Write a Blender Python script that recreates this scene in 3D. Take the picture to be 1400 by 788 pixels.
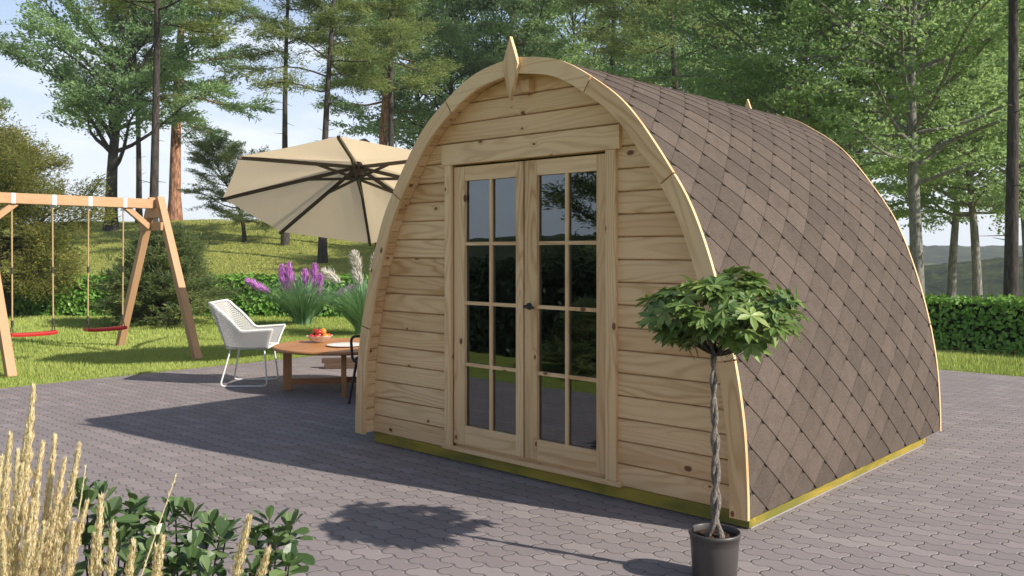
import bpy, math, random
import numpy as np
from mathutils import Vector

for o in list(bpy.data.objects):
    bpy.data.objects.remove(o)
SC = bpy.context.scene
COL = SC.collection
RNG = np.random.default_rng(7)
random.seed(7)

# ------------------------------------------------------------------ camera
CAM = np.array([3.6108, -4.0335, 1.395]); YAW = 0.74522; FPX = 1203.5; HOR = 344.1
cd = bpy.data.cameras.new("camera"); cam = bpy.data.objects.new("camera", cd); COL.objects.link(cam)
cam.location = CAM; cam.rotation_euler = (math.pi / 2, 0, YAW)
cd.sensor_width = 36; cd.lens = FPX / 1400 * 36; cd.shift_y = -(394 - HOR) / 1400
cd.clip_start = 0.05; cd.clip_end = 6000
SC.camera = cam
FW = np.array([-math.sin(YAW), math.cos(YAW)]); RT = np.array([math.cos(YAW), math.sin(YAW)])

def at(u, D):                       # ground plan point on the bearing of image column u, D metres ahead of the camera
    return CAM[:2] + D * FW + D * (u - 700) / FPX * RT

# ------------------------------------------------------------------ light
SUN = np.array([1.42, 0.39, 1.0]); SUN /= np.linalg.norm(SUN)
SUN_EL = math.asin(SUN[2]); SUN_ROT = math.atan2(SUN[0], SUN[1])
sl = bpy.data.lights.new("sun", 'SUN'); sl.energy = 5.0; sl.angle = math.radians(0.6); sl.color = (1.0, 0.93, 0.82)
so = bpy.data.objects.new("sun", sl); COL.objects.link(so)
so.rotation_euler = Vector(-SUN).to_track_quat('-Z', 'Y').to_euler()

W = bpy.data.worlds.new("World"); SC.world = W; W.use_nodes = True
SC.view_settings.view_transform = 'Standard'; SC.view_settings.look = 'None'
SC.view_settings.exposure = 0.42; SC.view_settings.gamma = 1.0
SC.view_settings.use_curve_mapping = False
SC.cycles.max_bounces = 6; SC.cycles.transparent_max_bounces = 12
SC.cycles.use_denoising = True
SC.cycles.volume_bounces = 0

# ------------------------------------------------------------------ node helper
class S:
    def __init__(s, g, sock): s.g = g; s.k = sock
    def _m(s, op, *a): return s.g.math(op, s, *a)
    def __add__(s, o): return s._m('ADD', o)
    __radd__ = __add__
    def __sub__(s, o): return s._m('SUBTRACT', o)
    def __rsub__(s, o): return s.g.math('SUBTRACT', o, s)
    def __mul__(s, o): return s._m('MULTIPLY', o)
    __rmul__ = __mul__
    def __truediv__(s, o): return s._m('DIVIDE', o)
class G:
    def __init__(s, tree): s.t = tree; s.n = tree.nodes; s.l = tree.links
    def put(s, sock, v):
        if isinstance(v, S): s.l.new(v.k, sock)
        elif isinstance(v, bpy.types.NodeSocket): s.l.new(v, sock)
        else: sock.default_value = v
    def math(s, op, *a):
        n = s.n.new('ShaderNodeMath'); n.operation = op
        for i, v in enumerate(a): s.put(n.inputs[i], v)
        return S(s, n.outputs[0])
    def f(s, op, *a): return s.math(op, *a)
    def smooth(s, v, a, b, lo=0.0, hi=1.0):
        n = s.n.new('ShaderNodeMapRange'); n.interpolation_type = 'SMOOTHSTEP'
        s.put(n.inputs[0], v)
        for i, q in enumerate((a, b, lo, hi)): n.inputs[i + 1].default_value = q
        return S(s, n.outputs[0])
    def xyz(s, x=0.0, y=0.0, z=0.0):
        n = s.n.new('ShaderNodeCombineXYZ')
        for i, v in enumerate((x, y, z)): s.put(n.inputs[i], v)
        return S(s, n.outputs[0])
    def sep(s, v):
        n = s.n.new('ShaderNodeSeparateXYZ'); s.put(n.inputs[0], v)
        return [S(s, q) for q in n.outputs]
    def noise(s, vec, scale=1.0, detail=2.0, rough=0.5, dist=0.0):
        n = s.n.new('ShaderNodeTexNoise'); s.put(n.inputs['Vector'], vec)
        n.inputs['Scale'].default_value = scale; n.inputs['Detail'].default_value = detail
        n.inputs['Roughness'].default_value = rough; n.inputs['Distortion'].default_value = dist
        return S(s, n.outputs['Fac'])
    def white(s, vec):
        n = s.n.new('ShaderNodeTexWhiteNoise'); n.noise_dimensions = '3D'; s.put(n.inputs['Vector'], vec)
        return S(s, n.outputs['Value'])
    def mix(s, f, a, b, mode='MIX'):
        n = s.n.new('ShaderNodeMix'); n.data_type = 'RGBA'; n.blend_type = mode
        s.put(n.inputs[0], f); s.put(n.inputs[6], c4(a)); s.put(n.inputs[7], c4(b))
        return S(s, n.outputs[2])
    def attr(s, name):
        n = s.n.new('ShaderNodeAttribute'); n.attribute_name = name
        return S(s, n.outputs['Fac'])
    def coord(s, k='Object'):
        n = s.n.new('ShaderNodeTexCoord'); return S(s, n.outputs[k])
    def bump(s, h, strength=0.5, dist=0.01):
        n = s.n.new('ShaderNodeBump'); n.inputs['Strength'].default_value = strength
        n.inputs['Distance'].default_value = dist; s.put(n.inputs['Height'], h)
        return S(s, n.outputs[0])
def c4(c):
    if isinstance(c, tuple) and len(c) == 3: return (*c, 1.0)
    return c

def material(name):
    m = bpy.data.materials.new(name); m.use_nodes = True
    g = G(m.node_tree); p = m.node_tree.nodes['Principled BSDF']; g.p = p
    g.out = m.node_tree.nodes['Material Output']
    return m, g
def setp(g, color=None, rough=None, spec=None, metal=None, normal=None):
    p = g.p
    if color is not None: g.put(p.inputs['Base Color'], c4(color))
    if rough is not None: g.put(p.inputs['Roughness'], rough)
    if spec is not None: g.put(p.inputs['Specular IOR Level'], spec)
    if metal is not None: g.put(p.inputs['Metallic'], metal)
    if normal is not None: g.put(p.inputs['Normal'], normal)

# ---- world: clear blue sky with soft fair-weather cloud
g = G(W.node_tree)
bg = W.node_tree.nodes['Background']
sky = W.node_tree.nodes.new('ShaderNodeTexSky'); sky.sky_type = 'NISHITA'; sky.sun_disc = False
sky.sun_elevation = SUN_EL; sky.sun_rotation = SUN_ROT; sky.air_density = 1.0; sky.dust_density = 1.2; sky.ozone_density = 1.2
dx, dy, dz = g.sep(g.coord('Generated'))
inv = g.f('DIVIDE', 1.0, g.f('MAXIMUM', dz, 0.02) + 0.12)
cl = g.noise(g.xyz(dx * inv, dy * inv, 0.3), 1.1, 6.0, 0.56, 0.2)
cf = g.smooth(cl, 0.47, 0.72) * 0.7 * g.smooth(dz, 0.0, 0.6, 1.0, 0.35)
lowc = g.mix(g.smooth(dz, 0.02, 0.26), (8.2, 8.7, 9.2), (5.0, 6.3, 8.6))
base = g.mix(g.smooth(dz, 0.10, 0.55, 0.95, 0.0), S(g, sky.outputs[0]), lowc)
g.put(bg.inputs['Color'], g.mix(cf, base, (8.8, 9.0, 9.3)))
bg.inputs['Strength'].default_value = 0.095

# ------------------------------------------------------------------ materials
def m_wood(name, base, dark, knot=(0.16, 0.06, 0.02), rough=0.55, ring=1.0, knots=True, green=None):
    m, g = material(name)
    u, v, _ = g.sep(g.coord('UV')); r = g.attr('rnd')
    ro = r * 31.0
    low = g.noise(g.xyz(u * 0.75, v * 5.5, ro), 1.0, 2.0, 0.38, 0.25)
    F = low * 15.0 + v * 20.0
    dark_k = None
    if knots:
        vo = g.n.new('ShaderNodeTexVoronoi'); vo.feature = 'F1'; vo.voronoi_dimensions = '3D'
        g.put(vo.inputs['Vector'], g.xyz(u * 1.7, v * 5.5, g.f('FLOOR', ro * 3.0) * 7.0))
        vo.inputs['Scale'].default_value = 1.0; vo.inputs['Randomness'].default_value = 0.85
        px, py, pz = g.sep(S(g, vo.outputs['Position']))
        ddx = (px / 1.7 - u) * 0.62; ddy = py / 5.5 - v
        wob = g.noise(g.xyz(u * 40.0, v * 40.0, ro), 1.0, 1.0) * 0.006
        d = g.f('SQRT', ddx * ddx + ddy * ddy) + wob - 0.003
        cr, cg_, cb = g.sep(S(g, vo.outputs['Color']))
        on = g.f('GREATER_THAN', cr, 0.52)
        rad = cg_ * 0.012 + 0.006
        kn = on * (1.0 - g.smooth(d / rad, 0.7, 1.15))
        halo = on * g.f('EXPONENT', (d / 0.022) * (d / 0.022) * -1.0)
        F = F + halo * 1.3
        dark_k = kn
    ph = g.f('SINE', F * 6.2832 * 0.8) * 0.5 + 0.5
    vis = g.smooth(g.noise(g.xyz(u * 0.8, v * 9.0, ro + 3.0), 1.0, 2.0), 0.3, 0.7, 0.35, 1.0); line = g.f('POWER', ph, 2.2) * vis
    fib = g.noise(g.xyz(u * 5.0, v * 420.0, ro), 1.0, 2.0, 0.6)
    tone = g.noise(g.xyz(u * 0.5, v * 2.0, ro + 5.0), 1.0, 2.0)
    a = g.f('MINIMUM', line * 0.52 * ring + (fib - 0.5) * 0.55 + (tone - 0.5) * 0.9 + r * 0.42, 1.0)
    col = g.mix(g.f('MAXIMUM', a, 0.0), base, dark)
    pink = g.smooth(g.f('FRACT', r * 7.31), 0.45, 1.0) * 0.22; col = g.mix(pink, col, tuple(q * w for q, w in zip(base, (0.93, 0.80, 0.72))))
    if knots:
        col = g.mix(halo * 0.28, col, dark)
        col = g.mix(kn * 0.92, col, knot)
    if green:
        blot = g.smooth(g.noise(g.xyz(u * 2.2, v * 6.0, ro), 1.0, 3.0), 0.42, 0.66)
        col = g.mix(blot * 0.8, col, green)
    bmp = g.bump(line * 0.6 + fib * 0.7, 0.25, 0.002)
    setp(g, col, rough, 0.3, 0.0, bmp)
    return m
PINE = m_wood("pine_wood", (0.79, 0.56, 0.315), (0.46, 0.255, 0.10), knot=(0.15, 0.045, 0.015))
PINE_EDGE = PINE
LARCH = m_wood("larch_wood", (0.52, 0.315, 0.175), (0.37, 0.20, 0.10), ring=0.7, knots=False)
TEAK = m_wood("teak_wood", (0.50, 0.235, 0.095), (0.33, 0.14, 0.05), ring=0.8, knots=False, rough=0.45)
TREATED = m_wood("treated_wood", (0.37, 0.275, 0.040), (0.23, 0.180, 0.025), knot=(0.04, 0.03, 0.01), ring=0.9, green=(0.13, 0.135, 0.026))
BROWNWOOD = m_wood("dark_brown_wood", (0.10, 0.065, 0.045), (0.05, 0.03, 0.022), ring=0.6, knots=False)

def m_plain(name, col, rough=0.5, spec=0.5, metal=0.0, var=0.12, scale=30.0):
    m, g = material(name)
    n = g.noise(g.coord('Object'), scale, 3.0, 0.6)
    c = g.mix(n, tuple(q * (1 - var) for q in col), tuple(min(1, q * (1 + var)) for q in col))
    setp(g, c, rough + 0.0, spec, metal, g.bump(n, 0.12, 0.003))
    return m
BLACKMETAL = m_plain("black_metal", (0.012, 0.012, 0.013), 0.4)
WHITEMETAL = m_plain("white_metal", (0.72, 0.72, 0.70), 0.4)
STEEL = m_plain("galvanised_steel", (0.75, 0.75, 0.78), 0.4, 0.5, 0.55)
REDPLASTIC = m_plain("red_plastic", (0.60, 0.035, 0.035), 0.42)
ROPE = m_plain("rope", (0.42, 0.30, 0.16), 0.9, 0.2)
ROPEDARK = m_plain("dark_rope", (0.06, 0.05, 0.045), 0.8, 0.2)
POTMAT = m_plain("grey_plastic_pot", (0.060, 0.054, 0.052), 0.42, 0.45, 0.0, 0.10, 60)
SOIL = m_plain("potting_soil", (0.045, 0.030, 0.022), 0.95, 0.1, 0.0, 0.6, 90)
UMBFRAME = m_plain("brown_aluminium", (0.020, 0.010, 0.007), 0.4)
CERAMIC = m_plain("white_ceramic", (0.78, 0.76, 0.72), 0.3, 0.5, 0.0, 0.03)
NAVY = m_plain("navy_fabric", (0.028, 0.034, 0.060), 0.9, 0.2)
BROWNFAB = m_plain("brown_fabric", (0.085, 0.055, 0.045), 0.9, 0.2)
CONCRETE = m_plain("concrete", (0.30, 0.29, 0.29), 0.9, 0.2, 0.0, 0.25, 60)
DARKVOID = m_plain("roofing_underlay", (0.07, 0.058, 0.050), 0.9, 0.1)

def m_fruit(name, a, b):
    m, g = material(name); n = g.noise(g.coord('Object'), 12, 3)
    setp(g, g.mix(g.smooth(n, 0.4, 0.65), a, b), 0.3, 0.5); return m
APPLE = m_fruit("apple_skin", (0.45, 0.018, 0.018), (0.55, 0.10, 0.03))
ORANGE = m_fruit("orange_skin", (0.70, 0.22, 0.025), (0.75, 0.33, 0.06))

def m_leaf(name, a, b, c, trans=0.3, rough=0.5, spec=0.35, tcol=None):
    m, g = material(name)
    r = g.attr('rnd')
    col = g.mix(g.smooth(r, 0.0, 0.55), a, b); col = g.mix(g.smooth(r, 0.5, 1.0), col, c)
    setp(g, col, rough, spec)
    t = g.n.new('ShaderNodeBsdfTranslucent')
    g.put(t.inputs[0], g.mix(0.55, col, tcol or (0.16, 0.22, 0.03)))
    mx = g.n.new('ShaderNodeMixShader'); mx.inputs[0].default_value = trans
    g.l.new(g.p.outputs[0], mx.inputs[1]); g.l.new(t.outputs[0], mx.inputs[2])
    g.l.new(mx.outputs[0], g.out.inputs[0]); return m
L_BROAD = m_leaf("broadleaf_foliage", (0.095, 0.16, 0.068), (0.23, 0.36, 0.155), (0.42, 0.54, 0.22), 0.48, 0.5, 0.3, (0.48, 0.62, 0.22))
L_DARK = m_leaf("dark_foliage", (0.095, 0.17, 0.085), (0.2, 0.33, 0.16), (0.37, 0.5, 0.24), 0.48, 0.5, 0.3, (0.48, 0.62, 0.22))
L_PINE = m_leaf("pine_needles", (0.085, 0.115, 0.036), (0.175, 0.21, 0.065), (0.31, 0.33, 0.11), 0.48, 0.5, 0.3, (0.48, 0.62, 0.22))
L_BLUE = m_leaf("blue_green_needles", (0.07, 0.135, 0.075), (0.16, 0.265, 0.135), (0.33, 0.45, 0.23), 0.48, 0.5, 0.3, (0.48, 0.62, 0.22))
L_OLIVE = m_leaf("olive_needles", (0.085, 0.088, 0.024), (0.21, 0.195, 0.048), (0.37, 0.325, 0.095), 0.48, 0.5, 0.3, (0.48, 0.62, 0.22))
L_SPRUCE = m_leaf("spruce_needles", (0.055, 0.085, 0.04), (0.13, 0.165, 0.065), (0.32, 0.315, 0.11), 0.48, 0.5, 0.3, (0.48, 0.62, 0.22))
L_HEDGE = m_leaf("hedge_leaves", (0.075, 0.19, 0.028), (0.16, 0.34, 0.05), (0.28, 0.46, 0.1), 0.3, 0.4)
L_SHRUB = m_leaf("glossy_shrub_leaves", (0.045, 0.085, 0.032), (0.085, 0.145, 0.05), (0.18, 0.24, 0.1), 0.18, 0.35, 0.5)
L_HEDGE_DARKENED = m_leaf("darkened_hedge_leaves", (0.014, 0.026, 0.012), (0.026, 0.044, 0.018), (0.045, 0.066, 0.026), 0.1)  # leaf colour darkened so the mirrored hedge reads dark in the door glass
L_PALM = m_leaf("palmate_leaves", (0.06, 0.115, 0.032), (0.135, 0.215, 0.055), (0.29, 0.37, 0.11), 0.25, 0.42, 0.4)
L_GRASS = m_leaf("grass_blades", (0.27, 0.36, 0.075), (0.42, 0.5, 0.13), (0.58, 0.63, 0.2), 0.35, 0.6, 0.2)
L_PAMPAS = m_leaf("pampas_blades", (0.14, 0.3, 0.15), (0.26, 0.46, 0.24), (0.42, 0.6, 0.34), 0.3, 0.6, 0.2)
L_STRAW = m_leaf("straw_plumes", (0.72, 0.6, 0.34), (0.87, 0.77, 0.5), (0.93, 0.86, 0.62), 0.3, 0.7, 0.15, (0.7, 0.5, 0.2))
L_STEM = m_leaf("straw_stems", (0.5, 0.4, 0.17), (0.66, 0.54, 0.26), (0.75, 0.64, 0.35), 0.1, 0.7, 0.15, (0.6, 0.45, 0.2))
L_PURPLE = m_leaf("purple_plumes", (0.5, 0.15, 0.52), (0.68, 0.26, 0.69), (0.82, 0.46, 0.82), 0.3, 0.7, 0.1, (0.55, 0.18, 0.6))
L_WHITE = m_leaf("white_plumes", (0.55, 0.50, 0.42), (0.72, 0.68, 0.60), (0.85, 0.82, 0.76), 0.3, 0.7, 0.1, (0.7, 0.66, 0.58))

def m_bark(name, a, b, scale=6.0, lum=1.0):
    m, g = material(name)
    x, y, z = g.sep(g.coord('Object'))
    n = g.noise(g.xyz(x * 3.0, y * 3.0, z * 0.7), scale, 4.0, 0.65)
    n2 = g.noise(g.xyz(x, y, z), scale * 0.25, 2.0)
    f = g.smooth(n, 0.36, 0.64)
    setp(g, g.mix(f * 0.8 + n2 * 0.2, a, b), 0.9, 0.15, 0.0, g.bump(n, 0.8, 0.03))
    return m
BARK_DARK = m_bark("dark_bark", (0.035, 0.030, 0.028), (0.085, 0.072, 0.064))
BARK_RED = m_bark("red_pine_bark", (0.09, 0.045, 0.032), (0.48, 0.25, 0.16), 4.0)
BARK_GREY = m_bark("grey_bark", (0.12, 0.115, 0.105), (0.27, 0.255, 0.235))
BARK_BRAID = m_bark("braided_bark", (0.11, 0.095, 0.08), (0.34, 0.30, 0.26), 40.0)

def m_shingle():
    m, g = material("brown_shingle")
    r = g.attr('rnd'); co = g.coord('Object')
    sp = g.noise(co, 130.0, 3.0, 0.75); big = g.noise(co, 1.3, 3.0); med = g.noise(co, 14.0, 3.0)
    u_, v_, w_ = g.sep(g.coord('UV')); base = g.mix(g.smooth(r * 0.85 + (0.17 - v_) * 1.6 * g.f('SUBTRACT', 1.0, r * 0.6), 0.0, 1.0), (0.052, 0.038, 0.032), (0.108, 0.081, 0.066))
    base = g.mix(g.smooth(big, 0.35, 0.7) * 0.25, base, (0.11, 0.085, 0.069))
    f = (sp - 0.5) * 1.7 + (med - 0.5) * 0.5 + 0.5
    col = g.mix(g.f('MINIMUM', g.f('MAXIMUM', f, 0.0), 1.0), g.mix(0.6, base, (0.03, 0.022, 0.018)), g.mix(0.22, base, (0.36, 0.30, 0.25)))
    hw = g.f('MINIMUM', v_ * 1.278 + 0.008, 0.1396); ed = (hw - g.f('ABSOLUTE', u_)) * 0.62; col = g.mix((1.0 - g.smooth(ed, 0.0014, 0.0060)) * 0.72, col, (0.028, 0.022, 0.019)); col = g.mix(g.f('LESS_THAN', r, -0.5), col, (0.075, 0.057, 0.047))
    setp(g, col, 0.92, 0.15, 0.0, g.bump(sp, 0.35, 0.003)); return m
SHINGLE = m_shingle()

def m_paving():
    m, g = material("wavy_block_paving")
    co = g.coord('Object'); x, y, z = g.sep(co)
    X = x / 0.192; Y = y / 0.1025
    tri = g.f('SINE', X * 12.5664)
    Yw = Y + tri * 0.09 + g.f('SINE', X * 37.7) * 0.010
    row = g.f('FLOOR', Yw); fy = Yw - row
    half = g.f('FLOORED_MODULO', row, 2.0) * 0.5
    Xs = X + half + 0.06 + g.f('SINE', (fy - 0.5) * 6.2832) * -0.045
    colm = g.f('FLOOR', Xs); fx = Xs - colm
    ex = g.f('MINIMUM', fx, 1.0 - fx) * 0.192
    ey = g.f('MINIMUM', fy, 1.0 - fy) * 0.1025 * 0.75
    e = g.f('MINIMUM', ex, ey)
    # rounded meeting corners
    cn = g.f('SQRT', ex * ex + ey * ey)
    joint = g.f('MAXIMUM', 1.0 - g.smooth(e, 0.0006, 0.0032), 1.0 - g.smooth(cn, 0.005, 0.009))
    h = g.smooth(e, 0.001, 0.008)
    rv = g.white(g.xyz(row, colm, 1.0)); rv2 = g.white(g.xyz(row, colm, 7.0))
    light = g.f('GREATER_THAN', rv2, 0.80)
    fine = g.noise(co, 420.0, 2.0, 0.7); med = g.noise(co, 30.0, 3.0, 0.6); big = g.noise(co, 0.55, 3.0)
    base = g.mix(rv, (0.226, 0.195, 0.195), (0.276, 0.240, 0.238))
    base = g.mix(light * 0.36, base, (0.385, 0.335, 0.328))
    base = g.mix((fine - 0.5) * 0.9 + 0.5, g.mix(0.35, base, (0.12, 0.10, 0.10)), g.mix(0.2, base, (0.42, 0.38, 0.38)))
    base = g.mix(g.smooth(big, 0.35, 0.7) * 0.22, base, (0.17, 0.15, 0.15))
    base = g.mix(g.smooth(med, 0.5, 0.8) * 0.2, base, (0.16, 0.14, 0.14))
    col = g.mix(joint * 0.66, base, (0.050, 0.042, 0.040))
    setp(g, col, 0.82, 0.25, 0.0, g.bump(h + fine * 0.08, 0.6, 0.006)); return m
PAVING = m_paving()

def m_ground():
    m, g = material("meadow_ground")
    co = g.coord('Object'); x, y, z = g.sep(co)
    n1 = g.noise(co, 0.22, 4.0, 0.6); n2 = g.noise(co, 2.4, 4.0, 0.65); n3 = g.noise(co, 40.0, 3.0, 0.7)
    lawn = g.mix(n2, (0.25, 0.33, 0.065), (0.42, 0.48, 0.11))
    meadow = g.mix(g.smooth(n1 * 0.5 + n2 * 0.5, 0.38, 0.62), (0.30, 0.33, 0.085), (0.40, 0.40, 0.115))
    k = g.smooth(g.f('SQRT', (x - 3.6) * (x - 3.6) + (y + 4.0) * (y + 4.0)), 17.0, 24.0)
    col = g.mix(k, lawn, meadow)
    col = g.mix(g.smooth(n3, 0.35, 0.75) * 0.35, col, (0.06, 0.085, 0.015))
    setp(g, col, 0.95, 0.1, 0.0, g.bump(n3 + n2, 0.9, 0.06)); return m
GROUND = m_ground()

def m_forest():
    m, g = material("distant_forest")
    co = g.coord('Object')
    n = g.noise(co, 0.10, 5.0, 0.65); n2 = g.noise(co, 0.02, 3.0)
    col = g.mix(g.smooth(n, 0.35, 0.7), (0.022, 0.032, 0.018), (0.055, 0.070, 0.028))
    col = g.mix(g.smooth(n2, 0.50, 0.66) * 0.6, col, (0.13, 0.135, 0.05))
    setp(g, col, 1.0, 0.0, 0.0, g.bump(n, 1.0, 2.0)); return m
FOREST = m_forest()

def m_glass():
    m, g = material("window_glass")
    t = g.n.new('ShaderNodeBsdfTransparent'); t.inputs[0].default_value = (0.30, 0.29, 0.27, 1)
    gl = g.n.new('ShaderNodeBsdfGlossy'); gl.inputs['Roughness'].default_value = 0.0; gl.inputs[0].default_value = (0.84, 0.92, 1, 1)
    fr = g.n.new('ShaderNodeFresnel'); fr.inputs[0].default_value = 2.3
    wv = g.noise(g.coord('Object'), 2.0, 1.0); b = g.bump(wv, 0.03, 0.01); g.put(gl.inputs['Normal'], b)
    mx = g.n.new('ShaderNodeMixShader'); g.l.new(fr.outputs[0], mx.inputs[0])
    g.l.new(t.outputs[0], mx.inputs[1]); g.l.new(gl.outputs[0], mx.inputs[2]); g.l.new(mx.outputs[0], g.out.inputs[0]); return m
GLASS = m_glass()

def m_fabric():
    m, g = material("beige_canopy_fabric")
    n = g.noise(g.coord('Object'), 160.0, 2.0)
    col = g.mix(n, (0.82, 0.71, 0.54), (0.88, 0.77, 0.60))
    setp(g, col, 0.85, 0.1)
    t = g.n.new('ShaderNodeBsdfTranslucent'); g.put(t.inputs[0], c4((0.99, 0.90, 0.74)))
    mx = g.n.new('ShaderNodeMixShader'); mx.inputs[0].default_value = 0.72
    g.l.new(g.p.outputs[0], mx.inputs[1]); g.l.new(t.outputs[0], mx.inputs[2]); g.l.new(mx.outputs[0], g.out.inputs[0]); return m
CANVAS = m_fabric()

def m_wicker():
    m, g = material("white_wicker")
    u, v, _ = g.sep(g.coord('UV'))
    a = g.f('SINE', u * 6.2832 * 42.0); b = g.f('SINE', v * 6.2832 * 42.0 )
    hole = g.smooth(a * b, 0.05, 0.5)
    col = g.mix(hole, (0.56, 0.555, 0.54), (0.22, 0.215, 0.21))
    setp(g, col, 0.6, 0.3, 0.0, g.bump(a * b, 0.6, 0.004))
    g.put(g.p.inputs['Alpha'], 1.0 - hole * 0.75)
    return m
WICKER = m_wicker()

# ------------------------------------------------------------------ mesh helpers
class MB:
    def __init__(s): s.V = []; s.n = 0; s.F = []          # F: (faces n×k, uv n×k×2, rnd n, smooth)
    def add(s, V, faces, uv=None, rnd=0.5, smooth=False):
        V = np.asarray(V, float).reshape(-1, 3); f = np.asarray(faces, int)
        if f.ndim == 1: f = f[None]
        n, k = f.shape
        if uv is None: uv = V[f][:, :, :2]
        s.F.append((f + s.n, np.asarray(uv, float).reshape(n, k, 2), np.broadcast_to(np.asarray(rnd, float), (n,)).copy(), smooth))
        s.V.append(V); s.n += len(V); return s
    def box(s, c, size, ax=0, R=None, rnd=None, t=None):
        """wooden box: grain along local axis ax; R is a 3x3 rotation, t an extra translation"""
        rnd = random.random() if rnd is None else rnd
        c = np.asarray(c, float); h = np.asarray(size, float) / 2
        L = np.array([[x, y, z] for x in (-1, 1) for y in (-1, 1) for z in (-1, 1)], float) * h
        P = L if R is None else L @ np.asarray(R).T
        f = np.array([[0, 1, 3, 2], [4, 6, 7, 5], [0, 4, 5, 1], [2, 3, 7, 6], [0, 2, 6, 4], [1, 5, 7, 3]])
        o = [i for i in range(3) if i != ax]
        uvv = np.stack([L[:, ax] + rnd * 17, L[:, o[0]] + L[:, o[1]] + rnd * 5], 1)
        return s.add(P + c, f, uvv[f], rnd)
    def tube(s, pts, rad, seg=8, caps=True, rnd=0.5, smooth=True):
        pts = np.asarray(pts, float); n = len(pts); rad = np.broadcast_to(np.asarray(rad, float), (n,))
        T = np.gradient(pts, axis=0); T /= np.linalg.norm(T, axis=1)[:, None] + 1e-12
        ref = np.array([0, 0, 1.0]) if abs(T[0][2]) < 0.9 else np.array([1.0, 0, 0])
        A = np.cross(T[0], ref); A /= np.linalg.norm(A)
        V = []; a = np.arange(seg) / seg * 2 * math.pi
        for i in range(n):
            A = A - T[i] * (A @ T[i]); A /= np.linalg.norm(A) + 1e-12
            B = np.cross(T[i], A)
            V.append(pts[i] + rad[i] * (np.cos(a)[:, None] * A + np.sin(a)[:, None] * B))
        V = np.concatenate(V); i = np.arange(n - 1)[:, None] * seg; j = np.arange(seg)[None]; j2 = (j + 1) % seg
        f = np.stack([i + j, i + j2, i + seg + j2, i + seg + j], -1).reshape(-1, 4)
        L = np.concatenate([[0], np.cumsum(np.linalg.norm(np.diff(pts, axis=0), axis=1))])
        uvv = np.stack([np.repeat(L, seg), np.tile(a * 0.05, n)], 1)
        s.add(V, f, uvv[f], rnd, smooth)
        if caps:
            s.add(V[:seg], np.arange(seg)[::-1][None], None, rnd); s.add(V[-seg:], np.arange(seg)[None], None, rnd)
        return s
    def lathe(s, prof, c=(0, 0, 0), seg=32, rnd=0.5, smooth=True):
        prof = np.asarray(prof, float); a = np.arange(seg) / seg * 2 * math.pi
        V = np.stack([prof[:, 0][:, None] * np.cos(a), prof[:, 0][:, None] * np.sin(a), np.repeat(prof[:, 1][:, None], seg, 1)], -1).reshape(-1, 3) + np.asarray(c)
        n = len(prof); i = np.arange(n - 1)[:, None] * seg; j = np.arange(seg)[None]; j2 = (j + 1) % seg
        f = np.stack([i + j, i + j2, i + seg + j2, i + seg + j], -1).reshape(-1, 4)
        return s.add(V, f, None, rnd, smooth)
    def prism(s, poly, y0, y1, rnd=0.5, ax=0):
        """outline in XZ extruded along Y"""
        poly = np.asarray(poly, float); n = len(poly)
        A = np.stack([poly[:, 0], np.full(n, y0), poly[:, 1]], 1); B = A.copy(); B[:, 1] = y1
        off = rnd * 17
        def uv(q): return np.stack([q[:, ax] + off, q[:, 2 if ax == 0 else 0] + q[:, 1]], 1)
        s.add(A, np.arange(n)[None], uv(A)[None], rnd); s.add(B, np.arange(n)[::-1][None], uv(B)[::-1][None], rnd)
        V = np.concatenate([A, B]); i = np.arange(n); j = (i + 1) % n
        f = np.stack([i, i + n, j + n, j], 1)
        return s.add(V, f, uv(V)[f], rnd)
    def cards(s, tmpl, faces, C, D, N, L, Wd, rnd):
        """copies of a leaf template: tmpl (k,3) = along, across, normal"""
        D = D / (np.linalg.norm(D, axis=1)[:, None] + 1e-9)
        Sd = np.cross(N, D); Sd /= np.linalg.norm(Sd, axis=1)[:, None] + 1e-9
        N = np.cross(D, Sd); k = len(tmpl); m = len(C)
        L = np.broadcast_to(L, (m,)); Wd = np.broadcast_to(Wd, (m,))
        V = (C[:, None] + (tmpl[None, :, 0] * L[:, None])[..., None] * D[:, None] + (tmpl[None, :, 1] * Wd[:, None])[..., None] * Sd[:, None]
             + (tmpl[None, :, 2] * L[:, None])[..., None] * N[:, None]).reshape(-1, 3)
        f = (np.asarray(faces)[None] + (np.arange(m) * k)[:, None, None]).reshape(-1, np.asarray(faces).shape[1])
        return s.add(V, f, None, np.repeat(np.broadcast_to(rnd, (m,)), len(faces)), False)
    def mesh(s, name, mat):
        me = bpy.data.meshes.new(name); V = np.concatenate(s.V)
        me.vertices.add(len(V)); me.vertices.foreach_set('co', V.ravel())
        lv = np.concatenate([f.ravel() for f, _, _, _ in s.F]); cnt = np.concatenate([np.full(len(f), f.shape[1]) for f, _, _, _ in s.F])
        me.loops.add(len(lv)); me.loops.foreach_set('vertex_index', lv)
        me.polygons.add(len(cnt)); me.polygons.foreach_set('loop_start', np.concatenate([[0], np.cumsum(cnt)[:-1]]))
        me.polygons.foreach_set('use_smooth', np.concatenate([np.full(len(f), sm) for f, _, _, sm in s.F]))
        me.update(calc_edges=True)
        uvl = me.uv_layers.new(name='UVMap'); uvl.data.foreach_set('uv', np.concatenate([u.reshape(-1, 2) for _, u, _, _ in s.F]).ravel())
        at_ = me.attributes.new('rnd', 'FLOAT', 'FACE'); at_.data.foreach_set('value', np.concatenate([r for _, _, r, _ in s.F]))
        me.materials.append(mat); me.validate(); return me
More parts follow.
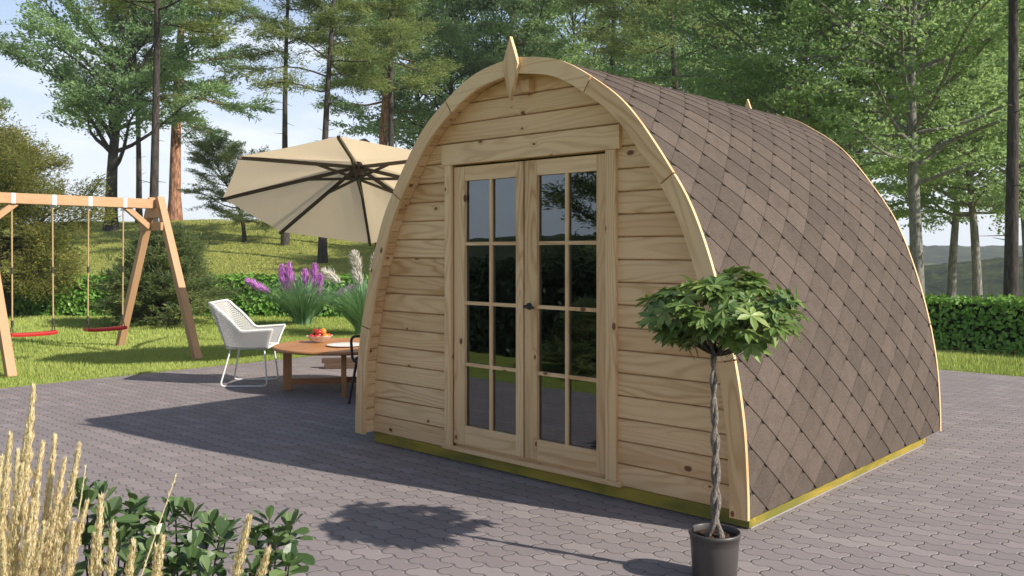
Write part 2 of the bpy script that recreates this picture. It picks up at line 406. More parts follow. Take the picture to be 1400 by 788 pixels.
    def build(s, name, mat, parent=None, bevel=0.0):
        o = bpy.data.objects.new(name, s.mesh(name, mat)); COL.objects.link(o)
        if parent is not None:
            o.parent = parent
        if bevel:
            b = o.modifiers.new('bevel', 'BEVEL'); b.width = bevel; b.segments = 2; b.limit_method = 'ANGLE'; b.harden_normals = False
        return o

def thing(name, label, cat, loc=(0, 0, 0), rz=0.0, group=None):
    o = bpy.data.objects.new(name, None); COL.objects.link(o); o.location = loc; o.rotation_euler = (0, 0, rz)
    o.empty_display_size = 0.2
    return tag(o, label, cat, group)
def tag(o, label, cat, group=None):
    o['label'] = label; o['category'] = cat
    if group: o['group'] = group
    return o
def setting(o, kind='structure'):
    o['kind'] = kind; return o
def copy_tree(o, parent=None):
    c = o.copy(); COL.objects.link(c)
    if parent is not None: c.parent = parent
    for ch in list(o.children): copy_tree(ch, c)
    return c
def rotm(axis, ang):
    from mathutils import Matrix
    return np.array(Matrix.Rotation(ang, 3, axis))
def frame_from(d, up=(0, 0, 1)):
    """3x3 with local x along d"""
    d = np.asarray(d, float); d = d / np.linalg.norm(d); s = np.cross(up, d); s /= np.linalg.norm(s)
    return np.stack([d, s, np.cross(d, s)], 1)
def bar(mb, a, b, w, h, up=(0, 0, 1), rnd=None):
    a = np.asarray(a, float); b = np.asarray(b, float)
    return mb.box((a + b) / 2, (np.linalg.norm(b - a), w, h), 0, frame_from(b - a, up), rnd)
def sstep(v, a, b):
    t = np.clip((v - a) / (b - a), 0, 1); return t * t * (3 - 2 * t)

# ------------------------------------------------------------------ terrain
def vnoise(x, y):
    return (np.sin(x * 0.9 + 1.3 * np.sin(y * 0.37)) + np.sin(y * 1.1 + 1.7 * np.sin(x * 0.29 + 1)) + 0.6 * np.sin(x * 2.1 + y * 1.7)) / 2.6
def height(x, y):
    x = np.asarray(x, float); y = np.asarray(y, float)
    d = (x - CAM[0]) * FW[0] + (y - CAM[1]) * FW[1]; l = (x - CAM[0]) * RT[0] + (y - CAM[1]) * RT[1]
    px = 700 + FPX * l / np.maximum(d, 1.0)
    wl = np.where(d > 1, 1 - sstep(px, 820, 1120), 0.0)
    hill = 2.95 * sstep(d, 21.5, 47.0) - 5.0 * sstep(d, 52, 120)
    hill = hill + 0.16 * vnoise(x * 0.35, y * 0.35) * sstep(d, 23, 32)
    val = -0.07 * np.clip(y - 10.9, 0, 110)
    far = np.where(d > 1, 1.0, 0.0)
    h = wl * hill + far * (1 - wl) * val
    return np.where(d > 1, h, 0.0) - 0.035
ang = np.radians(np.concatenate([np.arange(0, 360, 2.0)])); rad = np.concatenate([[0.01], np.geomspace(0.6, 1000, 105)])
A, Rr = np.meshgrid(ang, rad); gx = CAM[0] + Rr * np.cos(A); gy = CAM[1] + Rr * np.sin(A)
nA = len(ang); nR = len(rad)
i = np.arange(nR - 1)[:, None] * nA; j = np.arange(nA)[None]; j2 = (j + 1) % nA
quads = np.stack([i + j, i + j2, i + nA + j2, i + nA + j], -1).reshape(-1, 4)
mb = MB(); mb.add(np.stack([gx, gy, height(gx, gy)], -1).reshape(-1, 3), quads, None, 0.5, True)
setting(mb.build('ground', GROUND))

# far wooded hills: two ridges at their own distance
def ridge(name, u0, u1, D, top_px, depth, seed, rough, base):
    r = np.random.default_rng(seed); us = np.linspace(u0, u1, 160); ds = np.linspace(D - depth, D + depth, 26)
    U, DD = np.meshgrid(us, ds); P = CAM[:2][None, None] + DD[..., None] * FW + (DD * (U - 700) / FPX)[..., None] * RT
    top = CAM[2] + (HOR - np.interp(U, *top_px)) / FPX * D
    prof = np.cos((DD - D) / depth * math.pi / 2) ** 0.7
    nz = vnoise(P[..., 0] * 0.06, P[..., 1] * 0.06) * rough + r.normal(0, rough * 0.22, U.shape)
    Z = base + (top - base) * np.clip(prof, 0, 1) + nz * np.clip(prof * 1.5, 0, 1)
    n = len(us); ii = np.arange(len(ds) - 1)[:, None] * n; jj = np.arange(n - 1)[None]
    f = np.stack([ii + jj, ii + jj + 1, ii + n + jj + 1, ii + n + jj], -1).reshape(-1, 4)
    m = MB(); m.add(np.concatenate([P, Z[..., None]], -1).reshape(-1, 3), f, None, 0.5, True)
    return setting(m.build(name, FOREST))
ridge('hills', 900, 2300, 560, ([900, 1250, 1330, 1420, 1800, 2300], [341, 337, 336, 338, 330, 334]), 190, 3, 1.6, -14)
ridge('wooded_hill', 980, 2100, 190, ([980, 1230, 1290, 1340, 1400, 1600, 2100], [378, 372, 366, 361, 353, 345, 350]), 70, 4, 0.9, -13)

# rear hills behind the photographer (seen mirrored in the door glass)
def rear_hill():
    m = MB(); xs = np.linspace(-190, 60, 120); ds = np.linspace(-26, 26, 14); X, Dd = np.meshgrid(xs, ds)
    Y = -70 + 0.25 * X + Dd; Z = (3.4 + 0.8 * vnoise(X * 0.1, Y * 0.1)) * np.clip(np.cos(Dd / 26 * math.pi / 2), 0, 1) ** 0.4 + np.random.default_rng(5).normal(0, 0.15, X.shape) - 0.3
    n = len(xs); ii = np.arange(13)[:, None] * n; jj = np.arange(n - 1)[None]
    f = np.stack([ii + jj, ii + jj + 1, ii + n + jj + 1, ii + n + jj], -1).reshape(-1, 4)
    m.add(np.stack([X, Y, Z], -1).reshape(-1, 3), f, None, .5, True); return setting(m.build('rear_hills', FOREST))
rear_hill()
def haze():
    mb = MB(); mb.box((0, 0, 9.0), (2060, 2060, 52)); m = bpy.data.materials.new("haze_air"); m.use_nodes = True; nt = m.node_tree
    nt.nodes.remove(nt.nodes['Principled BSDF']); v = nt.nodes.new('ShaderNodeVolumePrincipled'); v.inputs['Density'].default_value = 0.00055; v.inputs['Color'].default_value = (0.82, 0.88, 0.97, 1)
    nt.links.new(v.outputs[0], nt.nodes['Material Output'].inputs['Volume']); setting(mb.build('haze', m), 'stuff')
haze()

# paved terrace: one slab, 3.5 cm above the soil
mb = MB(); mb.box((3.35, 2.115, -0.05), (19.3, 9.83, 0.10)); setting(mb.build('pavement', PAVING))

# planting bed soil in front of the terrace
m = MB(); bx, by = np.meshgrid(np.linspace(-1.2, 3.0, 40), np.linspace(-3.9, -2.82, 14))
bz = -0.01 + 0.02 * vnoise(bx * 9, by * 9); n = 40; ii = np.arange(13)[:, None] * n; jj = np.arange(39)[None]
m.add(np.stack([bx, by, bz], -1).reshape(-1, 3), np.stack([ii + jj, ii + jj + 1, ii + n + jj + 1, ii + n + jj], -1).reshape(-1, 4), None, .5, True)
setting(m.build('soil_bed', SOIL))

# ------------------------------------------------------------------ the pod
def catmull(P, n=24):
    P = np.asarray(P, float); P = np.concatenate([[2 * P[0] - P[1]], P, [2 * P[-1] - P[-2]]]); out = []
    for k in range(1, len(P) - 2):
        t = np.linspace(0, 1, n, endpoint=False)[:, None]; a, b, c, d = P[k - 1:k + 3]
        out.append(0.5 * ((2 * b) + (c - a) * t + (2 * a - 5 * b + 4 * c - d) * t ** 2 + (3 * b - a - 3 * c + d) * t ** 3))
    return np.concatenate(out + [P[-2][None]])
HALF = [(1.548, 0.083), (1.545, 0.25), (1.526, 0.55), (1.476, 0.86), (1.385, 1.215), (1.262, 1.56), (1.128, 1.80), (0.855, 2.165), (0.605, 2.365), (0.335, 2.508), (0.0, 2.570)]
half = catmull(HALF)
arch = np.concatenate([half[:-1], (half * [-1, 1])[::-1]])           # right foot -> apex -> left foot
def resample(P, n):
    L = np.concatenate([[0], np.cumsum(np.linalg.norm(np.diff(P, axis=0), axis=1))]); q = np.linspace(0, L[-1], n)
    return np.stack([np.interp(q, L, P[:, 0]), np.interp(q, L, P[:, 1])], 1), L[-1]
arch, ALEN = resample(arch, 401)
def smooth_c(P, k=3):
    for _ in range(k):
        Q = P.copy(); Q[1:-1] = (P[:-2] + 2 * P[1:-1] + P[2:]) / 4; P = Q
    return P
arch = smooth_c(arch, 12)
tg = np.gradient(arch, axis=0); tg /= np.linalg.norm(tg, axis=1)[:, None]
nrm = np.stack([tg[:, 1], -tg[:, 0]], 1)                              # outward
def off(d): return arch + nrm * d
SA = np.linspace(0, ALEN, 401)
def surf(s, d):                                                       # point of the arch at arc length s, offset d
    return np.stack([np.interp(s, SA, arch[:, 0]) + np.interp(s, SA, nrm[:, 0]) * d, np.interp(s, SA, arch[:, 1]) + np.interp(s, SA, nrm[:, 1]) * d], -1)
inner = off(-0.068)
def xin(z):
    h = inner[:201]; o_ = np.argsort(h[:, 1]); return np.interp(z, h[o_, 1], h[o_, 0], right=0.0)
ZTOP = inner[200, 1]
Y0, Y1 = -0.114, 2.83                                                 # outer faces of front and rear fascia
POD = thing('camping_pod', 'timber garden pod with arched brown shingle roof and glazed double doors', 'garden pod')

# base beams
def part(name, mb, mat, parent=POD, bevel=0.0): return mb.build(name, mat, parent, bevel)
b = MB(); b.box((0, 0.048, 0.043), (2.99, 0.07, 0.0715), 0, rnd=0.2); part('base_beam', b, TREATED, bevel=0.003)
b = MB(); b.box((0, 2.635, 0.046), (2.99, 0.07, 0.066), 0, rnd=0.6); part('base_beam', b, TREATED, bevel=0.003)
for sx in (1, -1):
    b = MB(); b.box((sx * 1.46, 1.335, 0.043), (0.068, 2.526, 0.0715), 1, rnd=0.75); part('base_beam', b, TREATED, bevel=0.003)
b = MB(); b.box((0, 1.335, 0.0035), (2.985, 2.60, 0.007)); part('footing', b, CONCRETE)
b = MB(); b.box((0, 1.335, 0.09), (2.84, 2.50, 0.02), 1); part('floor', b, PINE)

# front and rear log walls
def log_wall(ysurf, outward, openings):
    mb = MB(); pitch = 0.127; z0 = 0.0795; k = 0
    while z0 + k * pitch < ZTOP - 0.02:
        a = z0 + k * pitch; bz_ = min(a + pitch, ZTOP - 0.004); ch = 0.0075
        zs = np.array([a + 0.0024, a + ch + .001, a + pitch * 0.5, bz_ - ch - .001, bz_ - 0.0024]); ys = np.array([ch, 0, 0, 0, ch])
        xo = np.maximum(xin(zs), 0.012)
        segs = [(-xo, xo)]
        if openings and a < 1.99:
            segs = [(-xo, np.full(5, -0.66)), (np.full(5, 0.645), xo)]
        for xl, xr in segs:
            r = random.random(); nx = 2
            V = []; UV = []
            for q in range(5):
                for x in (xl[q], xr[q]):
                    V.append((x, ysurf - outward * (-ys[q]) if False else ysurf + outward * (-ys[q]), zs[q])); UV.append((x + r * 23, zs[q] + r * 3))
            V = np.array(V); UV = np.array(UV); f = []
            for q in range(4): f.append([2 * q, 2 * q + 1, 2 * q + 3, 2 * q + 2])
            f = np.array(f); 
            if outward > 0: f = f[:, ::-1]
            mb.add(V, f, UV[f], r)
            # bottom and top returns into the wall
            for q, sgn in ((0, 1), (4, -1)):
                P = np.array([V[2 * q], V[2 * q + 1], V[2 * q + 1] + [0, -outward * 0.03, 0], V[2 * q] + [0, -outward * 0.03, 0]])
                fu = np.array([[0, 1, 2, 3]]); mb.add(P, fu, np.array([[UV[2 * q], UV[2 * q + 1], UV[2 * q + 1] + [0, .03], UV[2 * q] + [0, .03]]]), r)
            for side, X in ((0, xl), (1, xr)):                       # end faces
                P = np.array([[X[q], ysurf - outward * ys[q], zs[q]] for q in range(5)]); Q = P + [0, -outward * 0.03, 0]
                VV = np.concatenate([P, Q]); ff = np.array([[q, q + 1, q + 6, q + 5] for q in range(4)])
                mb.add(VV, ff, np.stack([VV[:, 1], VV[:, 2]], 1)[ff], r)
        k += 1
    # core behind the boards
    poly = [(x, z) for x, z in inner if z > 0.08]
    yc0, yc1 = ysurf - outward * 0.026, ysurf - outward * 0.045
    if not openings:
        mb.prism(poly, yc0, yc1, 0.3)
    else:
        R_ = [(x, z) for x, z in inner if x > 0.648 and z > 0.08]; R_ = np.array(R_)
        mb.prism(np.concatenate([R_, [[0.648, R_[-1, 1]], [0.648, 0.08]]]), yc0, yc1, 0.3)
        mb.prism(np.concatenate([R_ * [-1, 1], [[-0.648, R_[-1, 1]], [-0.648, 0.08]]])[::-1], yc0, yc1, 0.3)
        T_ = np.array([(x, z) for x, z in inner if abs(x) <= 0.648 and z > 1.2])
        mb.prism(np.concatenate([T_, [[-0.648, 2.02], [0.648, 2.02]]]), yc0, yc1, 0.3)
    return mb
part('front_wall', log_wall(0.0, -1, True), PINE)
part('rear_wall', log_wall(2.67, 1, False), PINE)

# roof boards (run front to back, visible under the eaves)
mb = MB(); nb = 72
for k in range(nb):
    s0 = k * ALEN / nb; s1 = (k + 1) * ALEN / nb; gp = 0.004; r = random.random()
    q = surf(np.array([s0 + gp, s1 - gp]), -0.066); o2 = surf(np.array([s0, s1]), -0.016)
    gq = surf(np.array([s0, s1]), -0.056)
    ya, yb = Y0 + 0.024, Y1 - 0.024
    sec = np.array([gq[0], q[0], q[1], gq[1]])
    A_ = np.stack([sec[:, 0], np.full(4, ya), sec[:, 1]], 1); B_ = A_.copy(); B_[:, 1] = yb
    V = np.concatenate([A_, B_]); f = np.array([[e, e + 1, e + 5, e + 4] for e in range(3)])
    uvv = np.stack([V[:, 1] + r * 9, np.tile([0, .004, .096, .1], 2) + r * 7], 1)
    mb.add(V, f, uvv[f], r)
oo = off(-0.016); n = len(oo)
V = np.concatenate([np.stack([oo[:, 0], np.full(n, Y0 + .024), oo[:, 1]], 1), np.stack([oo[:, 0], np.full(n, Y1 - .024), oo[:, 1]], 1)])
e = np.arange(n - 1); mb.add(V, np.stack([e, e + n, e + n + 1, e + 1], 1), None, 0.2)
for yy in (Y0 + .0245, Y1 - .0245):                                     # board ends
    ii_ = off(-0.06); V = np.concatenate([np.stack([oo[:, 0], np.full(n, yy), oo[:, 1]], 1), np.stack([ii_[:, 0], np.full(n, yy), ii_[:, 1]], 1)])
    mb.add(V, np.stack([e, e + 1, e + n + 1, e + n], 1), None, 0.2)
part('roof_boards', mb, PINE)

# shingles
mb = MB(); TW = 0.285; ROW = 0.1085; YA, YB = Y0 + 0.022, Y1 - 0.022; HS = ALEN / 2
for side in (0, 1):
    r = -2
    while 0.033 + r * ROW < HS:
        s_tip = 0.033 + r * ROW
        for k in range(-1, 12):
            yc = 0.087 + k * TW + (TW / 2 if r % 2 else 0)
            rv = random.random()
            sec = [(0.0, 0.008), (0.05, 0.074), (0.1030, 0.1396), (0.15, 0.1398), (0.19, 0.1398)]
            ss = []; ww = []
            lo = max(0.004 - s_tip, 0.0)
            if lo >= 0.19: continue
            cand = [lo] + [a for a, _ in sec if a > lo + 1e-4]
            for a in cand:
                if s_tip + a > HS: break
                ss.append(a); ww.append(np.interp(a, [q[0] for q in sec], [q[1] for q in sec]))
            if len(ss) < 2: continue
            ss = np.array(ss); ww = np.array(ww)
            yl = np.clip(yc - ww, YA, YB); yr = np.clip(yc + ww, YA, YB)
            if np.all(yr - yl < 1e-4): continue
            dt = 0.0012 - 0.026 * ss; p = surf(s_tip + ss, 0.0); nn = surf(s_tip + ss, 1.0) - p
            P = p + nn * dt[:, None]; Bm = p + nn * (-0.009)
            m_ = len(ss); Vt = []; 
            for q in range(m_): Vt += [(P[q, 0], yl[q], P[q, 1]), (P[q, 0], yr[q], P[q, 1]), (Bm[q, 0], yl[q], Bm[q, 1]), (Bm[q, 0], yr[q], Bm[q, 1])]
            Vt = np.array(Vt); f = []
            for q in range(m_ - 1):
                a = 4 * q; c = 4 * q + 4
                f += [[a, a + 1, c + 1, c], [a + 2, a, c, c + 2], [a + 1, a + 3, c + 3, c + 1]]
            f.append([0, 2, 3, 1])
            if side: Vt = Vt * [-1, 1, 1]; f = [q[::-1] for q in f]
            f = np.array(f); top_ = np.arange(len(f)) % 3 == 0; top_[-1] = False
            vv = np.repeat(ss, 4); uvv = np.stack([Vt[:, 1] - yc, vv], 1)
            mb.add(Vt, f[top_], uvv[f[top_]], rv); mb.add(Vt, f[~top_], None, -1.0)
        r += 1
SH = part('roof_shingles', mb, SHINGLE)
mb = MB(); oo = off(-0.0085); V = np.concatenate([np.stack([oo[:, 0], np.full(n, YA), oo[:, 1]], 1), np.stack([oo[:, 0], np.full(n, YB), oo[:, 1]], 1)])
V[:, 2] += 0
mb.add(V, np.stack([e, e + n, e + n + 1, e + 1], 1), None, 0.5, True)
part('roof_underlay', mb, DARKVOID)

# fascia boards: the arch edge is cut from short curved boards
def s_at_z(z):
    return np.interp(z, arch[:201, 1], SA[:201])
cuts_half = [0.0, s_at_z(0.86), s_at_z(1.80), s_at_z(2.372)]
cuts = cuts_half + [ALEN - c for c in cuts_half[::-1]]
for yf0, yf1 in ((Y0, Y0 + 0.022), (Y1 - 0.022, Y1)):
    for k in range(len(cuts) - 1):
        a, c = cuts[k] + (0.0045 if k else 0), cuts[k + 1] - (0.0045 if k < len(cuts) - 2 else 0)
        if k == 3: pass
        s_ = np.linspace(a, c, 40); po = surf(s_, 0.004); pi_ = surf(s_, -0.094); r = random.random(); N_ = 40
        mb = MB(); 
        mids = [po, pi_]
        V = np.concatenate([np.stack([q[:, 0], np.full(N_, y), q[:, 1]], 1) for y in (yf0, yf1) for q in mids])   # 0 front outer,1 front inner,2 back outer,3 back inner
        E_ = np.arange(N_ - 1)
        # straight grain: project on the chord of the board
        ch = po[-1] - po[0]; ch /= np.linalg.norm(ch); nv = np.array([-ch[1], ch[0]])
        loc2 = V[:, [0, 2]] - po[0]; uvv = np.stack([loc2 @ ch + r * 19, loc2 @ nv + V[:, 1] + r * 3], 1)
        for (p0, p1) in ((0, 1), (3, 2), (2, 0), (1, 3)):
            f = np.stack([p0 * N_ + E_, p1 * N_ + E_, p1 * N_ + E_ + 1, p0 * N_ + E_ + 1], 1)
            mb.add(V, f, uvv[f], r * 0.6)
        for idx in (0, N_ - 1):
            f = np.array([[idx, N_ + idx, 3 * N_ + idx, 2 * N_ + idx]]); mb.add(V, f, uvv[f], r)
        part('fascia_board', mb, PINE)
# finials and ridge beam
for yy in (Y0 - 0.026, Y1 + 0.002):
    mb = MB(); mb.prism([(0, 2.305), (0.064, 2.520), (0, 2.695), (-0.064, 2.520)], yy, yy + 0.024, 0.35, ax=2); part('finial', mb, PINE, bevel=0.002)
mb = MB(); mb.box((0.045, -0.032, 2.40), (0.075, 0.06, 0.075), 1, rnd=0.9); part('ridge_beam', mb, PINE, bevel=0.003)

# door surround
mb = MB()
mb.box((0, -0.012, 2.036), (1.452, 0.034, 0.136), 0, rnd=0.15); part('lintel', mb, PINE, bevel=0.003)
for x0, x1 in ((-0.700, -0.642), (0.628, 0.700)):
    mb = MB(); mb.box(((x0 + x1) / 2, -0.012, (0.108 + 1.967) / 2), (x1 - x0, 0.030, 1.967 - 0.108), 2, rnd=random.random() * .5); part('door_casing', mb, PINE, bevel=0.003)
mb = MB(); mb.box((0, -0.006, 0.0935), (1.46, 0.034, 0.028), 0, rnd=0.4); part('threshold', mb, PINE, bevel=0.002)
# dark rebates (gaps) are real recesses: jamb lining set back
for x0, x1 in ((-0.660, -0.646), (0.632, 0.648)):
    mb = MB(); mb.box(((x0 + x1) / 2, 0.045, 1.03), (x1 - x0, 0.06, 1.86), 2); part('door_jamb', mb, PINE)
mb = MB(); mb.box((0, 0.045, 1.99), (1.29, 0.06, 0.05), 0); part('door_jamb', mb, PINE)
mb = MB(); mb.box((0, 0.04, 0.115), (1.26, 0.05, 0.02), 0); part('door_jamb', mb, PINE)

def door_leaf(x0, x1, gx0, gx1, xm, handed):
    ZB, ZT, GB, GT = 0.126, 1.952, 0.252, 1.858; yf, th = -0.002, 0.044; yc = yf + th / 2
    fr = MB()
    fr.box(((x0 + gx0) / 2, yc, (ZB + ZT) / 2), (gx0 - x0, th, ZT - ZB), 2)
    fr.box(((x1 + gx1) / 2, yc, (ZB + ZT) / 2), (x1 - gx1, th, ZT - ZB), 2)
    fr.box(((gx0 + gx1) / 2, yc + 0.001, (ZB + GB) / 2), (gx1 - gx0, th - 0.004, GB - ZB), 0)
    fr.box(((gx0 + gx1) / 2, yc + 0.001, (ZT + GT) / 2), (gx1 - gx0, th - 0.004, ZT - GT), 0)
    d = part('door', fr, PINE, bevel=0.002)
    mu = MB(); y_m = yf + 0.014
    mu.box((xm, y_m, (GB + GT) / 2), (0.020, 0.016, GT - GB), 2)
    for z in (0.655, 1.058, 1.446):
        mu.box(((gx0 + xm - 0.01) / 2, y_m + .001, z), (xm - 0.01 - gx0, 0.015, 0.022), 0)
        mu.box(((gx1 + xm + 0.01) / 2, y_m + .001, z), (gx1 - xm - 0.01, 0.015, 0.022), 0)
    mu.build('glazing_bars', PINE, d)
    gl = MB(); gl.box(((gx0 + gx1) / 2, yf + 0.026, (GB + GT) / 2), (gx1 - gx0, 0.004, GT - GB)); gl.build('glass_pane', GLASS, d)
    return d
dl = door_leaf(-0.6325, -0.0175, -0.535, -0.078, -0.302, -1)
dr = door_leaf(-0.0035, 0.6195, 0.095, 0.548, 0.322, 1)
h = MB(); a = np.linspace(0, 2 * math.pi, 28, endpoint=False)
h.tube([(0.038, -0.003, 1.06), (0.038, -0.012, 1.06), (0.038, -0.0125, 1.06)], [0.021, 0.021, 0.012], 24)
h.tube([(0.038, -0.012, 1.06), (0.038, -0.042, 1.06)], 0.010, 12)
h.tube([(0.028, -0.042, 1.06), (0.06, -0.045, 1.059), (0.105, -0.045, 1.056)], [0.010, 0.009, 0.008], 10)
h.build('handle', BLACKMETAL, dr)

# ------------------------------------------------------------------ leaf templates
RH = np.array([(0, 0, 0), (0.5, 0.5, 0.10), (1, 0, 0), (0.5, -0.5, 0.10)]); RHF = [[0, 1, 2, 3]]
OV = np.array([(0, 0, 0), (0.28, 0.40, 0.05), (0.62, 0.48, 0.03), (1.0, 0, -0.08), (0.62, -0.48, 0.03), (0.28, -0.40, 0.05), (0.45, 0, -0.02)])
OVF = [[0, 1, 6, 5], [1, 2, 6, 6], [6, 2, 3, 4], [5, 6, 4, 4]]
OVF = [[0, 1, 6], [1, 2, 6], [2, 3, 6], [3, 4, 6], [4, 5, 6], [5, 0, 6]]
BL = np.array([(0, -0.5, 0), (0, 0.5, 0), (0.55, 0.35, 0.10), (0.55, -0.35, 0.10), (1, 0, 0.35)]); BLF3 = [[0, 1, 2], [0, 2, 3], [3, 2, 4]]
OBO = np.array([(0, 0, 0), (.18, .16, .03), (.42, .40, .07), (.68, .5, .075), (.88, .36, .045), (1.0, 0.0, -.03), (.88, -.36, .045), (.68, -.5, .075), (.42, -.40, .07), (.18, -.16, .03), (.42, 0, 0), (.72, 0, -.01)])
OBF = [[0, 1, 10], [1, 2, 10], [2, 3, 11], [2, 11, 10], [3, 4, 11], [4, 5, 11], [5, 6, 11], [6, 7, 11], [7, 8, 11], [8, 10, 11], [8, 9, 10], [9, 0, 10]]
def unit(v): return v / (np.linalg.norm(v, axis=-1, keepdims=True) + 1e-9)

# ------------------------------------------------------------------ trees
def tree_meshes(seed, H, r0, c0, nb, Lmax, prof, elev, twigs, nleaf, lL, lW, sig, flat=0.45, up=0.45, tz=0.25, bend=0.25,
                tw_len=0.42, lmat=L_BROAD, bmat=BARK_DARK, droop=0.0, topcut=0.98, brr=0.30, deadtwigs=0, tmin=0.22, forks=0, nearfirst=None):
    r = np.random.default_rng(seed); T = MB(); Cn = MB()
    k = 14; zt = np.linspace(-0.25, H, k); ph = r.uniform(0, 6.28, 2)
    tx = bend * (np.sin(zt / H * 3.1 + ph[0]) - np.sin(ph[0])) * (zt / H); ty = bend * (np.sin(zt / H * 2.6 + ph[1]) - np.sin(ph[1])) * (zt / H)
    tr = r0 * (1 - 0.86 * np.clip(zt / H, 0, 1) ** 0.9); tr[0] *= 1.35; tr[1] *= 1.02
    T.tube(np.stack([tx, ty, zt], 1), tr, 10)
    CC, DD, NN, RR = [], [], [], []
    for b in range(nb):
        t = (b + r.uniform(0, 1)) / nb; z = (c0 + (topcut - c0) * t) * H
        az = b * 2.39996 + r.uniform(-0.5, 0.5); L = Lmax * prof(t) * r.uniform(0.7, 1.2); el = elev(t) + r.normal(0, 0.12)
        o = np.array([np.interp(z, zt, tx), np.interp(z, zt, ty), z]); q = np.linspace(0, 1, 7)
        h = np.array([math.cos(az), math.sin(az), 0]); sw = np.array([-h[1], h[0], 0])
        P = o + (L * q * math.cos(el))[:, None] * h + (L * q * math.sin(el) - droop * L * q ** 2 + 0.05 * L * np.sin(q * 5 + r.uniform(0, 6)))[:, None] * [0, 0, 1] + (0.10 * L * np.sin(q * 3.5 + r.uniform(0, 6)) * q)[:, None] * sw
        rb = np.interp(z, zt, tr) * brr + 0.006
        T.tube(P, rb * (1 - 0.85 * q) + 0.003, 6, False)
        bd = unit(np.gradient(P, axis=0)); cb = r.uniform(0, 1)
        for w in range(twigs):
            u = tmin + (1 - tmin) * (w + r.uniform(0, 1)) / twigs; p0 = np.array([np.interp(u, q, P[:, c]) for c in range(3)])
            d0 = bd[min(6, int(u * 6.99))]; sgn = 1 if w % 2 else -1; an = sgn * r.uniform(0.5, 1.25) * (1.15 - 0.8 * u)
            d = np.array([d0[0] * math.cos(an) - d0[1] * math.sin(an), d0[0] * math.sin(an) + d0[1] * math.cos(an), d0[2] * 0.7 + r.normal(0, tz)]); d /= np.linalg.norm(d)
            l = (tw_len * L * (1.2 - u) + 0.3) * r.uniform(0.7, 1.3)
            if w % 2 == 0: T.tube([p0, p0 + d * l * 0.8], [rb * 0.22 + 0.003, 0.003], 4, False)
            m = max(4, int(1.0 * nleaf * r.uniform(0.6, 1.4) * (0.4 + 0.6 * min(1.5, l))))
            tt = r.uniform(0.05, 1.1, m) ** 0.75
            c = p0 + d * (l * tt)[:, None] + r.normal(0, 1, (m, 3)) * (sig * np.array([1, 1, flat]))
            cl_ = np.clip(0.5 * cb + 0.5 * r.uniform(0, 1), 0, 1)
            CC.append(c); DD.append(d + r.normal(0, 0.75, (m, 3)) * [1, 1, 0.6]); NN.append(np.array([0, 0, up]) + h * 0.35 + r.normal(0, 0.75, (m, 3)))
            RR.append(np.clip(0.65 * cl_ + 0.45 * r.uniform(0, 1, m) - 0.05, 0, 1))
    for _ in range(deadtwigs):
        z = r.uniform(0.12, c0) * H; az = r.uniform(0, 6.28); o = np.array([np.interp(z, zt, tx), np.interp(z, zt, ty), z])
        T.tube([o, o + np.array([math.cos(az), math.sin(az), r.uniform(-.1, .25)]) * r.uniform(0.3, 0.8)], [0.014, 0.004], 4, False)
    CC = np.concatenate(CC); m = len(CC)
    Cn.cards(RH, RHF, CC, np.concatenate(DD), np.concatenate(NN), lL * r.uniform(0.6, 1.35, m), lW * r.uniform(0.7, 1.3, m), np.concatenate(RR))
    return T.mesh('trunk', bmat), Cn.mesh('crown', lmat)

def plant_tree(name, meshes, u, D, label, cat, group=None, scale=1.0, rz=0.0, dz=0.0, xy=None):
    p = at(u, D) if xy is None else np.asarray(xy, float)
    o = thing(name, label, cat, (p[0], p[1], float(height(p[0], p[1])) + dz), rz, group); o.scale = (scale,) * 3
    for nm, me in zip(('trunk', 'crown'), meshes):
        c = bpy.data.objects.new(nm, me); COL.objects.link(c); c.parent = o
    return o
rd = math.radians
dome = lambda t: math.sin(math.pi * (0.18 + 0.80 * t)) ** 0.8
PINE_A = tree_meshes(11, 15, 0.15, 0.50, 30, 2.9, lambda t: (1 - 0.75 * t) * (0.75 + 0.25 * math.sin(t * 9)), lambda t: rd(8 + 40 * t), 12, 105, 0.17, 0.036, 0.15, 0.40, lmat=L_PINE, deadtwigs=16, bend=0.3)
PINE_B = tree_meshes(12, 15, 0.16, 0.42, 34, 3.1, lambda t: (1 - 0.7 * t) * (0.7 + 0.3 * math.sin(t * 11 + 1)), lambda t: rd(2 + 45 * t), 12, 105, 0.17, 0.036, 0.15, 0.40, lmat=L_PINE, deadtwigs=16, bend=0.35)
RED_A = tree_meshes(13, 17, 0.29, 0.26, 36, 4.2, lambda t: (1 - 0.7 * t) * (0.55 + 0.45 * abs(math.sin(t * 10))), lambda t: rd(-4 + 35 * t), 13, 95, 0.23, 0.050, 0.17, 0.25, lmat=L_BLUE, bmat=BARK_RED, bend=0.3, droop=0.10)
RED_B = tree_meshes(14, 17, 0.27, 0.30, 36, 3.8, lambda t: (1 - 0.65 * t) * (0.5 + 0.5 * abs(math.sin(t * 12 + 1))), lambda t: rd(-2 + 35 * t), 13, 95, 0.23, 0.050, 0.17, 0.25, lmat=L_BLUE, bmat=BARK_RED, bend=0.5, droop=0.10)
DECID = tree_meshes(15, 10.5, 0.26, 0.24, 40, 4.6, lambda t: 0.35 + 0.75 * math.sin(math.pi * (0.25 + 0.7 * t)), lambda t: rd(30 + 38 * t), 13, 85, 0.15, 0.080, 0.18, 0.4, lmat=L_DARK, bmat=BARK_DARK, bend=0.6, brr=0.48, tmin=0.35, tw_len=0.34)
